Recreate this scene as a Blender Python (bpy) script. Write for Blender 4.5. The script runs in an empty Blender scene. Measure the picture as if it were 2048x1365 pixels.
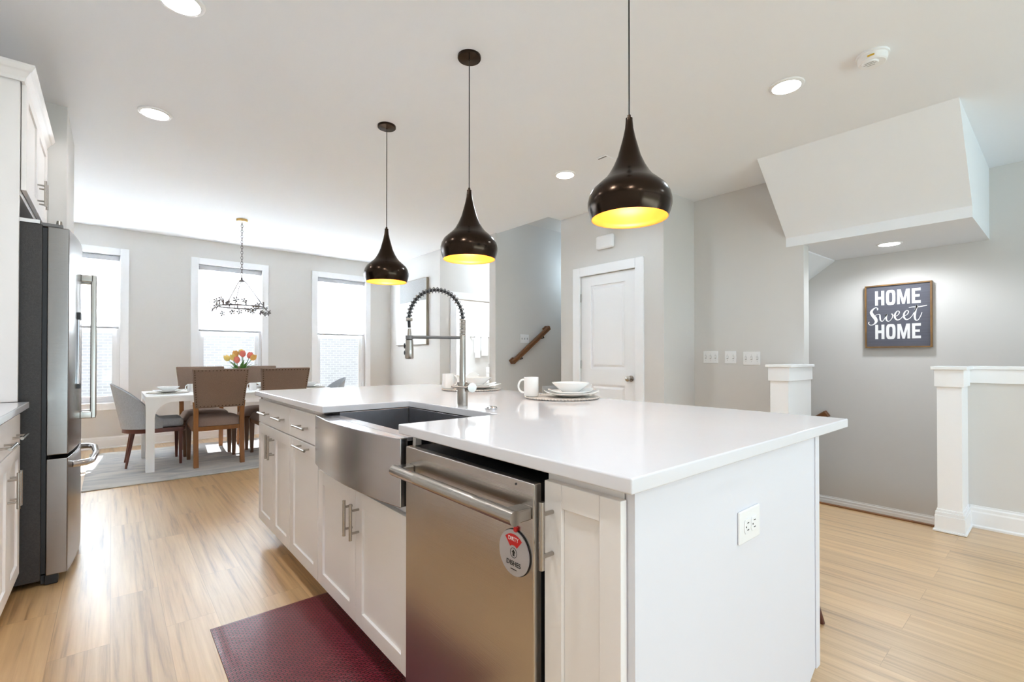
import bpy, bmesh, math, random
from mathutils import Vector, Matrix
random.seed(7)
S = bpy.context.scene
COL = S.collection
PI = math.pi

# ------------------------------------------------------------------ camera
F_PX, W_PX, H_PX = 943.7, 2048.0, 1365.0
cam = bpy.data.cameras.new('camera'); cam_o = bpy.data.objects.new('camera', cam); COL.objects.link(cam_o)
cam.sensor_fit = 'HORIZONTAL'; cam.sensor_width = 36.0
cam.lens = F_PX / W_PX * 36.0
cam.shift_y = 25.73 / W_PX
cam.clip_start = 0.02; cam.clip_end = 200
cam_o.location = (0, 0, 1.125)
cam_o.rotation_euler = (math.radians(90 + 0.4205), 0, math.radians(-40.295))
S.camera = cam_o

# ------------------------------------------------------------------ world, sun, large lights, exposure
S.view_settings.view_transform = 'Standard'; S.view_settings.look = 'None'
S.view_settings.gamma = 1.0; S.view_settings.use_curve_mapping = False
S.view_settings.exposure = 1.47
S.cycles.use_denoising = True
try: S.cycles.denoiser = 'OPENIMAGEDENOISE'
except Exception: pass
S.cycles.max_bounces = 10; S.cycles.diffuse_bounces = 6; S.cycles.glossy_bounces = 5
S.cycles.transmission_bounces = 6; S.cycles.transparent_max_bounces = 12
S.cycles.caustics_reflective = False; S.cycles.caustics_refractive = False
S.cycles.sample_clamp_indirect = 25.0

w = bpy.data.worlds.new('world'); S.world = w; w.use_nodes = True
bg = w.node_tree.nodes['Background']; bg.inputs[0].default_value = (0.80, 0.91, 1.0, 1); bg.inputs[1].default_value = .62

sun = bpy.data.lights.new('sun', 'SUN'); sun.energy = 7.0; sun.angle = math.radians(0.6); sun.color = (.98, .98, 1.0)
sun_o = bpy.data.objects.new('sun', sun); COL.objects.link(sun_o)
sun_o.rotation_euler = Vector((-0.10, -1.12, -1.0)).to_track_quat('-Z', 'Y').to_euler()

def area(name, loc, aim, sx, sy, power, color=(1, 1, 1), portal=False):
    l = bpy.data.lights.new(name, 'AREA'); l.shape = 'RECTANGLE'; l.size = sx; l.size_y = sy; l.energy = power; l.color = color
    if portal: l.cycles.is_portal = True
    o = bpy.data.objects.new(name, l); COL.objects.link(o); o.location = loc
    o.rotation_euler = (Vector(aim)).to_track_quat('-Z', 'Z').to_euler(); return o
# daylight entering by the wide glazed opening in the rear wall (behind the camera)
area('rear_daylight', (2.2, -4.05, 1.25), (0, 1, 0.0), 5.0, 2.3, 2, (.62, .85, 1.0))
for wx in (-.32, 1.293, 2.876):   # sky light on the upper halves of the windows, behind the shades
    area('window_daylight', (wx, 7.95, 1.97), (0, -1, -.1), .78, .8, 48, (.80, .91, 1.0))
# added upward fill light at the rear glazing, brightens the ceiling
area('ceiling_fill', (2.2, -4.05, .55), (0, .4, 1), 5.0, .9, 62, (.62, .85, 1.0))
for wx in (-.32, 1.293, 2.876):
    area('window_portal', (wx, 7.9, 1.48), (0, -1, 0), .8, 1.86, 1, portal=True)

def lamp(name, loc, power, color=(1, 1, 1), r=.03, typ='POINT', aim=None, spot=150, blend=.6):
    l = bpy.data.lights.new(name, typ); l.energy = power; l.color = color; l.shadow_soft_size = r
    o = bpy.data.objects.new(name, l); COL.objects.link(o); o.location = loc
    if typ == 'SPOT':
        l.spot_size = math.radians(spot); l.spot_blend = blend
        o.rotation_euler = Vector(aim or (0, 0, -1)).to_track_quat('-Z', 'Y').to_euler()
    return o

# ------------------------------------------------------------------ materials
def lin(c):
    c = c / 255.0
    return c / 12.92 if c <= .04045 else ((c + .055) / 1.055) ** 2.4
def rgb(r, g, b): return (lin(r), lin(g), lin(b), 1)
M = {}
def mat(name, col, rough=.5, metal=0.0, noise=None, bump=None, spec=None, emit=None, aniso=None):
    m = bpy.data.materials.new(name); m.use_nodes = True; nt = m.node_tree; p = nt.nodes['Principled BSDF']
    p.inputs['Base Color'].default_value = col; p.inputs['Roughness'].default_value = rough; p.inputs['Metallic'].default_value = metal
    if spec is not None: p.inputs['Specular IOR Level'].default_value = spec
    if aniso: p.inputs['Anisotropic'].default_value = aniso
    if emit: p.inputs['Emission Color'].default_value = emit[0]; p.inputs['Emission Strength'].default_value = emit[1]
    tc = nt.nodes.new('ShaderNodeTexCoord')
    if noise:  # (scale vec, amount)
        mp = nt.nodes.new('ShaderNodeMapping'); mp.inputs['Scale'].default_value = noise[0]
        nz = nt.nodes.new('ShaderNodeTexNoise'); nz.inputs['Scale'].default_value = 1.0; nz.inputs['Detail'].default_value = 4
        nt.links.new(tc.outputs['Object'], mp.inputs[0]); nt.links.new(mp.outputs[0], nz.inputs['Vector'])
        mx = nt.nodes.new('ShaderNodeMix'); mx.data_type = 'RGBA'
        a = noise[1]
        mx.inputs[6].default_value = tuple(max(0, c * (1 - a)) for c in col[:3]) + (1,)
        mx.inputs[7].default_value = tuple(min(1, c * (1 + a)) for c in col[:3]) + (1,)
        nt.links.new(nz.outputs[0], mx.inputs[0]); nt.links.new(mx.outputs[2], p.inputs['Base Color'])
    if bump:  # (scale vec, strength)
        mp = nt.nodes.new('ShaderNodeMapping'); mp.inputs['Scale'].default_value = bump[0]
        nz = nt.nodes.new('ShaderNodeTexNoise'); nz.inputs['Scale'].default_value = 1.0; nz.inputs['Detail'].default_value = 3
        nt.links.new(tc.outputs['Object'], mp.inputs[0]); nt.links.new(mp.outputs[0], nz.inputs['Vector'])
        b = nt.nodes.new('ShaderNodeBump'); b.inputs['Strength'].default_value = bump[1]; b.inputs['Distance'].default_value = .002
        nt.links.new(nz.outputs[0], b.inputs['Height']); nt.links.new(b.outputs[0], p.inputs['Normal'])
    M[name] = m
    return m
mat('wall_paint', rgb(216, 213, 210), .85, bump=((60, 60, 60), .05))
mat('ceiling_paint', rgb(240, 242, 246), .9, bump=((70, 70, 70), .05))
mat('trim_white', rgb(243, 243, 245), .45, noise=((3, 3, 3), .01))
mat('cabinet_white', rgb(240, 236, 234), .42, noise=((3, 3, 3), .01))
mat('panel_white', rgb(226, 226, 233), .45, noise=((3, 3, 3), .01))
mat('quartz', rgb(226, 226, 231), .08, noise=((30, 30, 30), .015))
mat('steel', rgb(190, 184, 178), .24, 1.0, noise=((2, 2, 300), .04), bump=((4, 4, 500), .06), aniso=.5)
mat('steel_sink', rgb(188, 186, 186), .25, 1.0, noise=((2, 2, 300), .05), bump=((3, 3, 400), .06))
mat('steel_h', rgb(148, 143, 140), .25, 1.0, noise=((2, 2, 300), .05), bump=((3, 3, 400), .06))
mat('nickel', rgb(178, 172, 165), .25, 1.0, noise=((40, 40, 40), .03))
mat('chrome', rgb(205, 205, 208), .12, 1.0, noise=((40, 40, 40), .02))
mat('steel_basin', rgb(150, 150, 155), .38, 1.0, noise=((40, 40, 40), .12), bump=((90, 90, 90), .1))
mat('fridge_side', rgb(66, 63, 62), .45, .55, noise=((150, 150, 150), .35), bump=((350, 350, 350), .25))
mat('black_plastic', rgb(22, 22, 26), .4, noise=((20, 20, 20), .1))
mat('grey_plastic', rgb(110, 108, 108), .4, noise=((20, 20, 20), .05))
mat('white_plastic', rgb(240, 240, 241), .35, noise=((10, 10, 10), .01))
mat('bronze', rgb(50, 38, 29), .2, .9, noise=((15, 15, 15), .1))
mat('gold_inner', rgb(226, 150, 66), .4, .3, noise=((15, 15, 15), .05))
mat('brass', rgb(200, 165, 105), .3, 1.0, noise=((15, 15, 15), .05))
mat('silver', rgb(128, 122, 122), .35, .8, noise=((15, 15, 15), .08))
mat('porcelain', rgb(244, 244, 243), .12, noise=((5, 5, 5), .01))
mat('woven_mat', rgb(206, 198, 190), .8, noise=((160, 160, 160), .35), bump=((200, 200, 200), .6))
mat('tan_fabric', rgb(131, 110, 95), .95, noise=((190, 60, 190), .28), bump=((250, 250, 250), .5))
mat('tan_seat', rgb(140, 118, 107), .9, noise=((190, 190, 60), .22), bump=((250, 250, 250), .4))
mat('grey_fabric', rgb(172, 176, 182), .95, noise=((120, 120, 60), .22), bump=((250, 250, 250), .4))
mat('oak_dark', rgb(134, 84, 34), .4, noise=((40, 40, 4), .3))
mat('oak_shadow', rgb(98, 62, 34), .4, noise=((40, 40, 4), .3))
mat('mahogany', rgb(88, 38, 24), .3, noise=((40, 40, 5), .35))
mat('rail_wood', rgb(120, 78, 44), .4, noise=((6, 40, 40), .25))
mat('table_white', rgb(240, 240, 240), .3, noise=((5, 5, 5), .01))
mat('nailhead', rgb(80, 60, 40), .3, .9, noise=((30, 30, 30), .1))
mat('red_paint', rgb(200, 22, 26), .4, noise=((20, 20, 20), .05))
mat('black_ink', rgb(20, 20, 22), .5, noise=((20, 20, 20), .05))
mat('white_ink', rgb(238, 236, 236), .6, noise=((90, 90, 90), .04))
mat('disc_grey', rgb(184, 181, 184), .35, .3, noise=((20, 20, 20), .02))
mat('slate_canvas', rgb(92, 92, 102), .8, noise=((60, 3, 70), .22), bump=((250, 250, 250), .3))
mat('frame_wood', rgb(130, 95, 52), .6, noise=((12, 12, 12), .6))
mat('art_white', rgb(226, 226, 225), .8, noise=((6, 6, 6), .03), bump=((60, 60, 60), .3))
mat('art_grey', rgb(172, 172, 172), .8, noise=((55, 55, 55), .18), bump=((80, 80, 80), .5))
mat('frame_taupe', rgb(150, 142, 128), .5, noise=((12, 12, 12), .1))
mat('shade_rail', rgb(190, 190, 194), .5, noise=((10, 10, 10), .02))
mat('towel', rgb(245, 245, 245), .95, noise=((60, 60, 60), .03), bump=((200, 200, 200), .6))
mat('leaf_green', rgb(72, 128, 40), .5, noise=((30, 30, 30), .3))
mat('tulip_pink', rgb(240, 128, 112), .5, noise=((40, 40, 40), .2))
mat('tulip_orange', rgb(240, 178, 96), .5, noise=((40, 40, 40), .2))
mat('tulip_yellow', rgb(240, 210, 120), .5, noise=((40, 40, 40), .15))
mat('lamp_glow', rgb(255, 255, 255), .5, emit=((1, .98, .95, 1), 9.0))
mat('bulb_glow', rgb(255, 240, 210), .5, emit=((1, .88, .66, 1), 5.0))
mat('yellow_label', rgb(225, 180, 50), .5, noise=((20, 20, 20), .05))
mat('lawn', rgb(120, 134, 108), .9, noise=((3, 3, 3), .3))
mat('asphalt', rgb(196, 196, 198), .9, noise=((3, 3, 3), .1))
mat('toekick', rgb(196, 190, 186), .5, noise=((3, 3, 3), .02))
mat('walnut_leg', rgb(92, 48, 34), .35, noise=((40, 40, 5), .3))

def custom(name):
    m = bpy.data.materials.new(name); m.use_nodes = True; M[name] = m
    return m, m.node_tree, m.node_tree.nodes, m.node_tree.links
# plank floor: planks run along Y
m, nt, N, L = custom('plank_floor'); p = N['Principled BSDF']
tc = N.new('ShaderNodeTexCoord'); mp = N.new('ShaderNodeMapping'); mp.inputs['Rotation'].default_value = (0, 0, PI / 2)
L.new(tc.outputs['Object'], mp.inputs[0])
br = N.new('ShaderNodeTexBrick'); br.inputs['Scale'].default_value = 1.0; br.inputs['Brick Width'].default_value = 1.22; br.inputs['Row Height'].default_value = .178
br.inputs['Mortar Size'].default_value = .0012; br.inputs['Mortar Smooth'].default_value = .3; br.inputs['Bias'].default_value = 0
br.offset = .37; br.offset_frequency = 2
br.inputs['Color1'].default_value = (0, 0, 0, 1); br.inputs['Color2'].default_value = (1, 1, 1, 1); br.inputs['Mortar'].default_value = (.5, .5, .5, 1)
L.new(mp.outputs[0], br.inputs['Vector'])
sc = N.new('ShaderNodeMapping'); sc.inputs['Scale'].default_value = (34, 1.1, 1); L.new(tc.outputs['Object'], sc.inputs[0])
ofs = N.new('ShaderNodeVectorMath'); ofs.operation = 'MULTIPLY_ADD'
L.new(br.outputs['Color'], ofs.inputs[0]); ofs.inputs[1].default_value = (37, 19, 5); L.new(sc.outputs[0], ofs.inputs[2])
n1 = N.new('ShaderNodeTexNoise'); n1.inputs['Scale'].default_value = 1.0; n1.inputs['Detail'].default_value = 8; n1.inputs['Roughness'].default_value = .62; n1.inputs['Distortion'].default_value = .25
L.new(ofs.outputs[0], n1.inputs['Vector'])
cr = N.new('ShaderNodeValToRGB'); e = cr.color_ramp.elements
e[0].position = .28; e[0].color = rgb(152, 112, 68); e[1].position = .70; e[1].color = rgb(226, 190, 140)
x = e.new(.46); x.color = rgb(206, 166, 114)
L.new(n1.outputs[0], cr.inputs[0])
hv = N.new('ShaderNodeHueSaturation'); L.new(cr.outputs[0], hv.inputs['Color'])
mr = N.new('ShaderNodeMapRange'); mr.inputs[3].default_value = .90; mr.inputs[4].default_value = 1.06
L.new(br.outputs['Color'], mr.inputs[0]); L.new(mr.outputs[0], hv.inputs['Value'])
mm = N.new('ShaderNodeMix'); mm.data_type = 'RGBA'; mm.blend_type = 'MULTIPLY'
L.new(hv.outputs[0], mm.inputs[6]); mm.inputs[7].default_value = (.75, .68, .6, 1); L.new(br.outputs['Fac'], mm.inputs[0])
L.new(mm.outputs[2], p.inputs['Base Color'])
p.inputs['Roughness'].default_value = .38; p.inputs['Specular IOR Level'].default_value = 1.0; p.inputs['Coat Weight'].default_value = 1.0; p.inputs['Coat Roughness'].default_value = .38
bp = N.new('ShaderNodeBump'); bp.inputs['Strength'].default_value = .12; bp.inputs['Distance'].default_value = .002
L.new(n1.outputs[0], bp.inputs['Height']); L.new(bp.outputs[0], p.inputs['Normal'])
# burgundy basket-weave mat
m, nt, N, L = custom('weave_burgundy'); p = N['Principled BSDF']
tc = N.new('ShaderNodeTexCoord'); br = N.new('ShaderNodeTexBrick'); br.inputs['Scale'].default_value = 1.0
mp = N.new('ShaderNodeMapping'); L.new(tc.outputs['Object'], mp.inputs[0]); L.new(mp.outputs[0], br.inputs['Vector'])
br.inputs['Brick Width'].default_value = .022; br.inputs['Row Height'].default_value = .011; br.inputs['Mortar Size'].default_value = .0023
br.inputs['Mortar Smooth'].default_value = .6
br.inputs['Color1'].default_value = rgb(146, 46, 62); br.inputs['Color2'].default_value = rgb(128, 36, 52); br.inputs['Mortar'].default_value = rgb(34, 5, 12)
L.new(br.outputs['Color'], p.inputs['Base Color']); p.inputs['Roughness'].default_value = .3; p.inputs['Specular IOR Level'].default_value = .8
bp = N.new('ShaderNodeBump'); bp.inputs['Strength'].default_value = .8; bp.inputs['Distance'].default_value = .003; bp.invert = True
L.new(br.outputs['Fac'], bp.inputs['Height']); L.new(bp.outputs[0], p.inputs['Normal'])
# abstract grey rug
m, nt, N, L = custom('rug_grey'); p = N['Principled BSDF']
tc = N.new('ShaderNodeTexCoord'); mp = N.new('ShaderNodeMapping'); mp.inputs['Scale'].default_value = (1.6, 4.5, 1); L.new(tc.outputs['Object'], mp.inputs[0])
n1 = N.new('ShaderNodeTexNoise'); n1.inputs['Scale'].default_value = 1.2; n1.inputs['Detail'].default_value = 7; n1.inputs['Distortion'].default_value = 1.2
L.new(mp.outputs[0], n1.inputs['Vector'])
cr = N.new('ShaderNodeValToRGB'); e = cr.color_ramp.elements
e[0].position = .30; e[0].color = rgb(160, 161, 165); e[1].position = .66; e[1].color = rgb(205, 201, 195)
L.new(n1.outputs[0], cr.inputs[0]); L.new(cr.outputs[0], p.inputs['Base Color']); p.inputs['Roughness'].default_value = 1
# brick house across the street
m, nt, N, L = custom('pale_brick'); p = N['Principled BSDF']
tc = N.new('ShaderNodeTexCoord'); mp = N.new('ShaderNodeMapping'); mp.inputs['Rotation'].default_value = (PI / 2, 0, 0); L.new(tc.outputs['Object'], mp.inputs[0])
br = N.new('ShaderNodeTexBrick'); L.new(mp.outputs[0], br.inputs['Vector']); br.inputs['Scale'].default_value = 1
br.inputs['Brick Width'].default_value = .22; br.inputs['Row Height'].default_value = .085; br.inputs['Mortar Size'].default_value = .012
br.inputs['Color1'].default_value = rgb(214, 209, 207); br.inputs['Color2'].default_value = rgb(204, 199, 197); br.inputs['Mortar'].default_value = rgb(228, 226, 225)
L.new(br.outputs['Color'], p.inputs['Base Color']); p.inputs['Roughness'].default_value = .9
# window glass: mostly clear, a little reflection
m, nt, N, L = custom('window_glass'); N.remove(N['Principled BSDF'])
tr = N.new('ShaderNodeBsdfTransparent'); gl = N.new('ShaderNodeBsdfGlossy'); gl.inputs['Roughness'].default_value = .02
mx = N.new('ShaderNodeMixShader'); fr = N.new('ShaderNodeFresnel'); fr.inputs[0].default_value = 1.35
tr.inputs[0].default_value = (.97, .98, .98, 1)
L.new(fr.outputs[0], mx.inputs[0]); L.new(tr.outputs[0], mx.inputs[1]); L.new(gl.outputs[0], mx.inputs[2]); L.new(mx.outputs[0], N['Material Output'].inputs[0])
# translucent cellular shade
m, nt, N, L = custom('shade_cloth'); N.remove(N['Principled BSDF'])
df = N.new('ShaderNodeBsdfDiffuse'); df.inputs[0].default_value = rgb(245, 245, 246); tl = N.new('ShaderNodeBsdfTranslucent'); tl.inputs[0].default_value = rgb(250, 250, 250)
mx = N.new('ShaderNodeMixShader'); mx.inputs[0].default_value = .55
tc = N.new('ShaderNodeTexCoord'); wv = N.new('ShaderNodeTexWave'); wv.bands_direction = 'Z'; wv.inputs['Scale'].default_value = 16
L.new(tc.outputs['Object'], wv.inputs['Vector']); bp = N.new('ShaderNodeBump'); bp.inputs['Strength'].default_value = .15; L.new(wv.outputs[0], bp.inputs['Height']); L.new(bp.outputs[0], df.inputs['Normal'])
L.new(df.outputs[0], mx.inputs[1]); L.new(tl.outputs[0], mx.inputs[2]); L.new(mx.outputs[0], N['Material Output'].inputs[0])
# clear glass for the vase
m, nt, N, L = custom('vase_glass'); p = N['Principled BSDF']
p.inputs['Base Color'].default_value = (.95, .97, .97, 1); p.inputs['Transmission Weight'].default_value = .9; p.inputs['Roughness'].default_value = .05; p.inputs['IOR'].default_value = 1.3

# ------------------------------------------------------------------ geometry helpers
class MB:
    def __init__(s): s.bm = bmesh.new()
    def v(s, p): return s.bm.verts.new(p)
    def f(s, vs):
        try: return s.bm.faces.new(vs)
        except ValueError: return None
    def box(s, x0, x1, y0, y1, z0, z1):
        if x0 > x1: x0, x1 = x1, x0
        if y0 > y1: y0, y1 = y1, y0
        if z0 > z1: z0, z1 = z1, z0
        a = [s.v(c) for c in ((x0, y0, z0), (x1, y0, z0), (x1, y1, z0), (x0, y1, z0), (x0, y0, z1), (x1, y0, z1), (x1, y1, z1), (x0, y1, z1))]
        for q in ((3, 2, 1, 0), (4, 5, 6, 7), (0, 1, 5, 4), (1, 2, 6, 5), (2, 3, 7, 6), (3, 0, 4, 7)): s.f([a[i] for i in q])
        return s
    def hexa(s, bot, top):  # 4 bottom points, 4 top points (both ccw from above)
        a = [s.v(c) for c in bot] + [s.v(c) for c in top]
        for q in ((3, 2, 1, 0), (4, 5, 6, 7), (0, 1, 5, 4), (1, 2, 6, 5), (2, 3, 7, 6), (3, 0, 4, 7)): s.f([a[i] for i in q])
        return s
    def prism(s, poly, axis, a, b):  # poly of 2D points, extruded along axis from a to b
        def P(u, v, t): return {'x': (t, u, v), 'y': (u, t, v), 'z': (u, v, t)}[axis]
        A = [s.v(P(u, v, a)) for u, v in poly]; B = [s.v(P(u, v, b)) for u, v in poly]; n = len(poly)
        s.f(A); s.f(B[::-1])
        for i in range(n): s.f([A[i], B[i], B[(i + 1) % n], A[(i + 1) % n]])
        return s
    def cyl(s, p0, p1, r0, r1=None, n=20, cap=True):
        return s.tube([p0, p1], [r0, r0 if r1 is None else r1], n, cap)
    def tube(s, pts, r, n=12, cap=True):
        pts = [Vector(p) for p in pts]; k = len(pts)
        rs = list(r) if isinstance(r, (list, tuple)) else [r] * k
        T = [(pts[min(i + 1, k - 1)] - pts[max(i - 1, 0)]).normalized() for i in range(k)]
        ref = Vector((0, 0, 1)) if abs(T[0].z) < .9 else Vector((1, 0, 0))
        N = (ref - T[0] * ref.dot(T[0])).normalized(); rings = []
        for i in range(k):
            N = (N - T[i] * N.dot(T[i])).normalized(); B = T[i].cross(N)
            rings.append([s.v(pts[i] + (N * math.cos(2 * PI * j / n) + B * math.sin(2 * PI * j / n)) * rs[i]) for j in range(n)])
        for i in range(k - 1):
            for j in range(n): s.f([rings[i][j], rings[i][(j + 1) % n], rings[i + 1][(j + 1) % n], rings[i + 1][j]])
        if cap: s.f(rings[0][::-1]); s.f(rings[-1])
        return s
    def lathe(s, prof, c=(0, 0, 0), n=48, cap=(True, True), sx=1, sy=1):  # prof of (r, z)
        rings = [[s.v((c[0] + r * sx * math.cos(2 * PI * j / n), c[1] + r * sy * math.sin(2 * PI * j / n), c[2] + z)) for j in range(n)] for r, z in prof]
        for i in range(len(rings) - 1):
            for j in range(n): s.f([rings[i][j], rings[i][(j + 1) % n], rings[i + 1][(j + 1) % n], rings[i + 1][j]])
        if cap[0]: s.f(rings[0][::-1])
        if cap[1]: s.f(rings[-1])
        return s
    def ball(s, c, r, n=12, m=8, sc=(1, 1, 1)):
        prof = [(r * math.sin(PI * (i + .01) / (m + .02)), -r * math.cos(PI * (i + .01) / (m + .02))) for i in range(m + 1)]
        n0 = len(s.bm.verts); s.lathe(prof, (0, 0, 0), n)
        s.bm.verts.ensure_lookup_table()
        for q in s.bm.verts[n0:]: q.co = Vector((q.co.x * sc[0] + c[0], q.co.y * sc[1] + c[1], q.co.z * sc[2] + c[2]))
        return s
    def xf(s, mtx, start=0):
        s.bm.verts.ensure_lookup_table()
        for q in s.bm.verts[start:]: q.co = mtx @ q.co
        return s
    def build(s, name, mt, parent=None, bevel=0, segs=2, smooth=None, subsurf=0):
        return obj(name, s.bm, mt, parent, bevel, segs, smooth, subsurf)
WORLD = {}   # thing empties whose parts are modelled in room coordinates
def root_of(o):
    while o.parent: o = o.parent
    return o
def obj(name, bm, mt, parent=None, bevel=0, segs=2, smooth=None, subsurf=0):
    bmesh.ops.recalc_face_normals(bm, faces=bm.faces)
    me = bpy.data.meshes.new(name)
    if parent is not None:
        r = root_of(parent)
        if r.name in WORLD:
            L0 = Vector(WORLD[r.name])
            for q in bm.verts: q.co -= L0
    if smooth:
        for f in bm.faces: f.smooth = True
    bm.to_mesh(me); bm.free()
    if smooth: me.set_sharp_from_angle(angle=math.radians(smooth if smooth > 1 else 40))
    me.materials.append(M[mt])
    o = bpy.data.objects.new(name, me); COL.objects.link(o)
    if parent is not None: o.parent = parent
    if bevel:
        b = o.modifiers.new('bevel', 'BEVEL'); b.width = bevel; b.segments = segs; b.limit_method = 'ANGLE'; b.angle_limit = math.radians(40)
        for f in me.polygons: f.use_smooth = True
        me.set_sharp_from_angle(angle=math.radians(30)) if False else None
        wn = o.modifiers.new('normals', 'WEIGHTED_NORMAL'); wn.keep_sharp = True
    if subsurf:
        b = o.modifiers.new('subd', 'SUBSURF'); b.levels = subsurf; b.render_levels = subsurf
        for f in me.polygons: f.use_smooth = True
    return o
def tag(o, label, cat, group=None):
    o['label'] = label; o['category'] = cat
    if group: o['group'] = group
    return o
def thing(name, label, cat, loc, rotz=0, group=None, world=True):
    o = bpy.data.objects.new(name, None); COL.objects.link(o); o.location = loc; o.rotation_euler = (0, 0, rotz)
    o.empty_display_size = .05
    if world: WORLD[o.name] = tuple(loc)
    return tag(o, label, cat, group)
def struct(o): o['kind'] = 'structure'; return o
def sstruct(name, loc):
    o = bpy.data.objects.new(name, None); COL.objects.link(o); o.location = loc; WORLD[o.name] = tuple(loc); return struct(o)
def dup(root, loc, rotz=None, label=None, group=None):
    r = root.copy(); COL.objects.link(r); r.location = loc
    if rotz is not None: r.rotation_euler = (0, 0, rotz)
    if label: r['label'] = label
    if group: r['group'] = group
    for ch in list(root.children):
        c = ch.copy(); COL.objects.link(c); c.parent = r
        for g in list(ch.children):
            d = g.copy(); COL.objects.link(d); d.parent = c
    return r
def part_label(o, label): o['label'] = label; return o

# ------------------------------------------------------------------ room shell
CE = 2.74
def grid_wall(name, axis, a0, a1, u0, u1, z0, z1, holes=(), mt='wall_paint', parent=None):
    """wall slab between a0..a1 on axis ('x' or 'y'), spanning u0..u1 and z0..z1, with rectangular holes (u0,u1,z0,z1)"""
    us = sorted({u0, u1, *[h[0] for h in holes], *[h[1] for h in holes]}); zs = sorted({z0, z1, *[h[2] for h in holes], *[h[3] for h in holes]})
    b = MB()
    for i in range(len(us) - 1):
        for j in range(len(zs) - 1):
            cu, cz = (us[i] + us[i + 1]) / 2, (zs[j] + zs[j + 1]) / 2
            if any(h[0] < cu < h[1] and h[2] < cz < h[3] for h in holes): continue
            if axis == 'x': b.box(a0, a1, us[i], us[i + 1], zs[j], zs[j + 1])
            else: b.box(us[i], us[i + 1], a0, a1, zs[j], zs[j + 1])
    bmesh.ops.remove_doubles(b.bm, verts=b.bm.verts, dist=1e-5)
    return struct(b.build(name, mt, parent))
fl = MB().box(-.98, 4.18, -4, 7.7, -.04, 0).box(4.18, 4.6, 1.5, 7.7, -.04, 0).box(4.18, 4.5, -4, .43, -.04, 0).box(4.6, 6.3, 3.74, 7.7, -.04, 0)
struct(fl.build('floor', 'plank_floor'))
struct(MB().box(4.18, 5.7, .43, 1.62, -.5, -.46).box(4.72, 5.7, 1.6, 1.88, -.7, -.65).box(4.72, 5.7, 1.86, 2.14, -.89, -.84).box(4.72, 5.7, 2.12, 2.5, -1.1, -1.03).box(4.72, 5.7, 1.6, 1.62, -.7, -.5).box(4.72, 5.7, 1.86, 1.88, -.89, -.7).box(4.72, 5.7, 2.12, 2.14, -1.1, -.89).box(4.5, 5.7, -4, .43, -.5, -.46).box(4.18, 4.44, .43, 1.5, -.46, -.23).build('floor_landing', 'plank_floor'))
struct(MB().box(4.155, 4.18, .43, 1.5, -.035, .012).build('trim_1', 'rail_wood', bevel=.004))
c = MB().box(-1, 3.82, -4, 7.7, CE, CE + .15).box(3.82, 6.3, -4, 3.86, CE, CE + .15).box(3.82, 6.3, 4.93, 7.7, CE, CE + .15)
struct(c.build('ceiling', 'ceiling_paint'))
struct(MB().box(3.82, 6.3, 3.86, 4.8, 2.956, 3.0).build('ceiling_stair', 'wall_paint'))
WIN = [(-.715, .075), (.9, 1.686), (2.482, 3.27)]
grid_wall('wall_window', 'y', 7.7, 7.86, -1, 6.3, -.3, CE + .2, [(a, b, .56, 2.405) for a, b in WIN])
grid_wall('wall_left', 'x', -1.1, -.98, -4, 7.7, 0, CE)
struct(MB().box(-.98, -.226, 4.17, 4.89, 0, CE).build('wall_wing', 'wall_paint'))
grid_wall('wall_dining_right', 'x', 3.728, 3.85, 6.06, 7.7, 0, CE)
grid_wall('wall_bath', 'y', 6.06, 6.18, 3.85, 6.3, 0, CE, [(4.01, 4.76, 0, 2.02)])
grid_wall('wall_stair', 'y', 4.8, 4.93, 3.79, 6.3, 0, 3.0)
grid_wall('wall_stair_side', 'y', 3.74, 3.86, 4.15, 6.3, 0, 2.956)
DY0, DY1 = 2.82, 3.557
grid_wall('wall_closet', 'x', 4.03, 4.15, 2.505, 3.86, 0, CE, [(DY0, DY1, 0, 2.03)])
grid_wall('wall_return', 'y', 2.505, 2.62, 4.15, 4.6, 0, CE)
grid_wall('wall_switch', 'x', 4.6, 4.72, 1.49, 2.62, 0, CE)
grid_wall('wall_right', 'x', 5.7, 5.82, -4, 3.74, -1.2, CE)
grid_wall('wall_understair', 'x', 4.6, 4.72, 1.49, 2.62, -1.2, -.05)
grid_wall('wall_end', 'x', 6.3, 6.4, 3.74, 7.86, 0, 3.0)
grid_wall('wall_rear', 'y', -4.14, -4, -1.1, 5.82, -.5, CE, [(-.3, 4.7, .05, 2.4)])
# stair bulkhead: sloped underside, header band, soffit
b = MB().prism([(4.0, 2.74), (4.598, 2.19), (4.598, 2.11), (5.7, 2.13), (5.7, 2.74)], 'y', .43, 1.63)
struct(b.build('ceiling_bulkhead', 'ceiling_paint'))
# sloped soffit over the descending flight
b = MB().hexa([(4.72, 1.56, 2.10), (5.7, 1.56, 2.12), (5.7, 2.5, 1.45), (4.72, 2.5, 1.45)], [(4.72, 1.56, 2.2), (5.7, 1.56, 2.2), (5.7, 2.5, 1.55), (4.72, 2.5, 1.55)])
struct(b.build('ceiling_slope', 'ceiling_paint'))
struct(MB().box(4.72, 5.7, 2.5, 2.62, -1.2, 1.6).build('wall_stairwell', 'wall_paint'))
# half wall with cap
struct(MB().box(4.37, 4.49, -4, .47, -.46, 1.03).build('wall_half', 'wall_paint'))
struct(MB().box(4.34, 4.52, -4, .44, 1.045, 1.066).box(4.352, 4.37, -4, .43, .955, 1.045).box(4.36, 4.5, -4, .44, 1.03, 1.045).build('trim_2', 'trim_white', bevel=.003))
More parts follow.
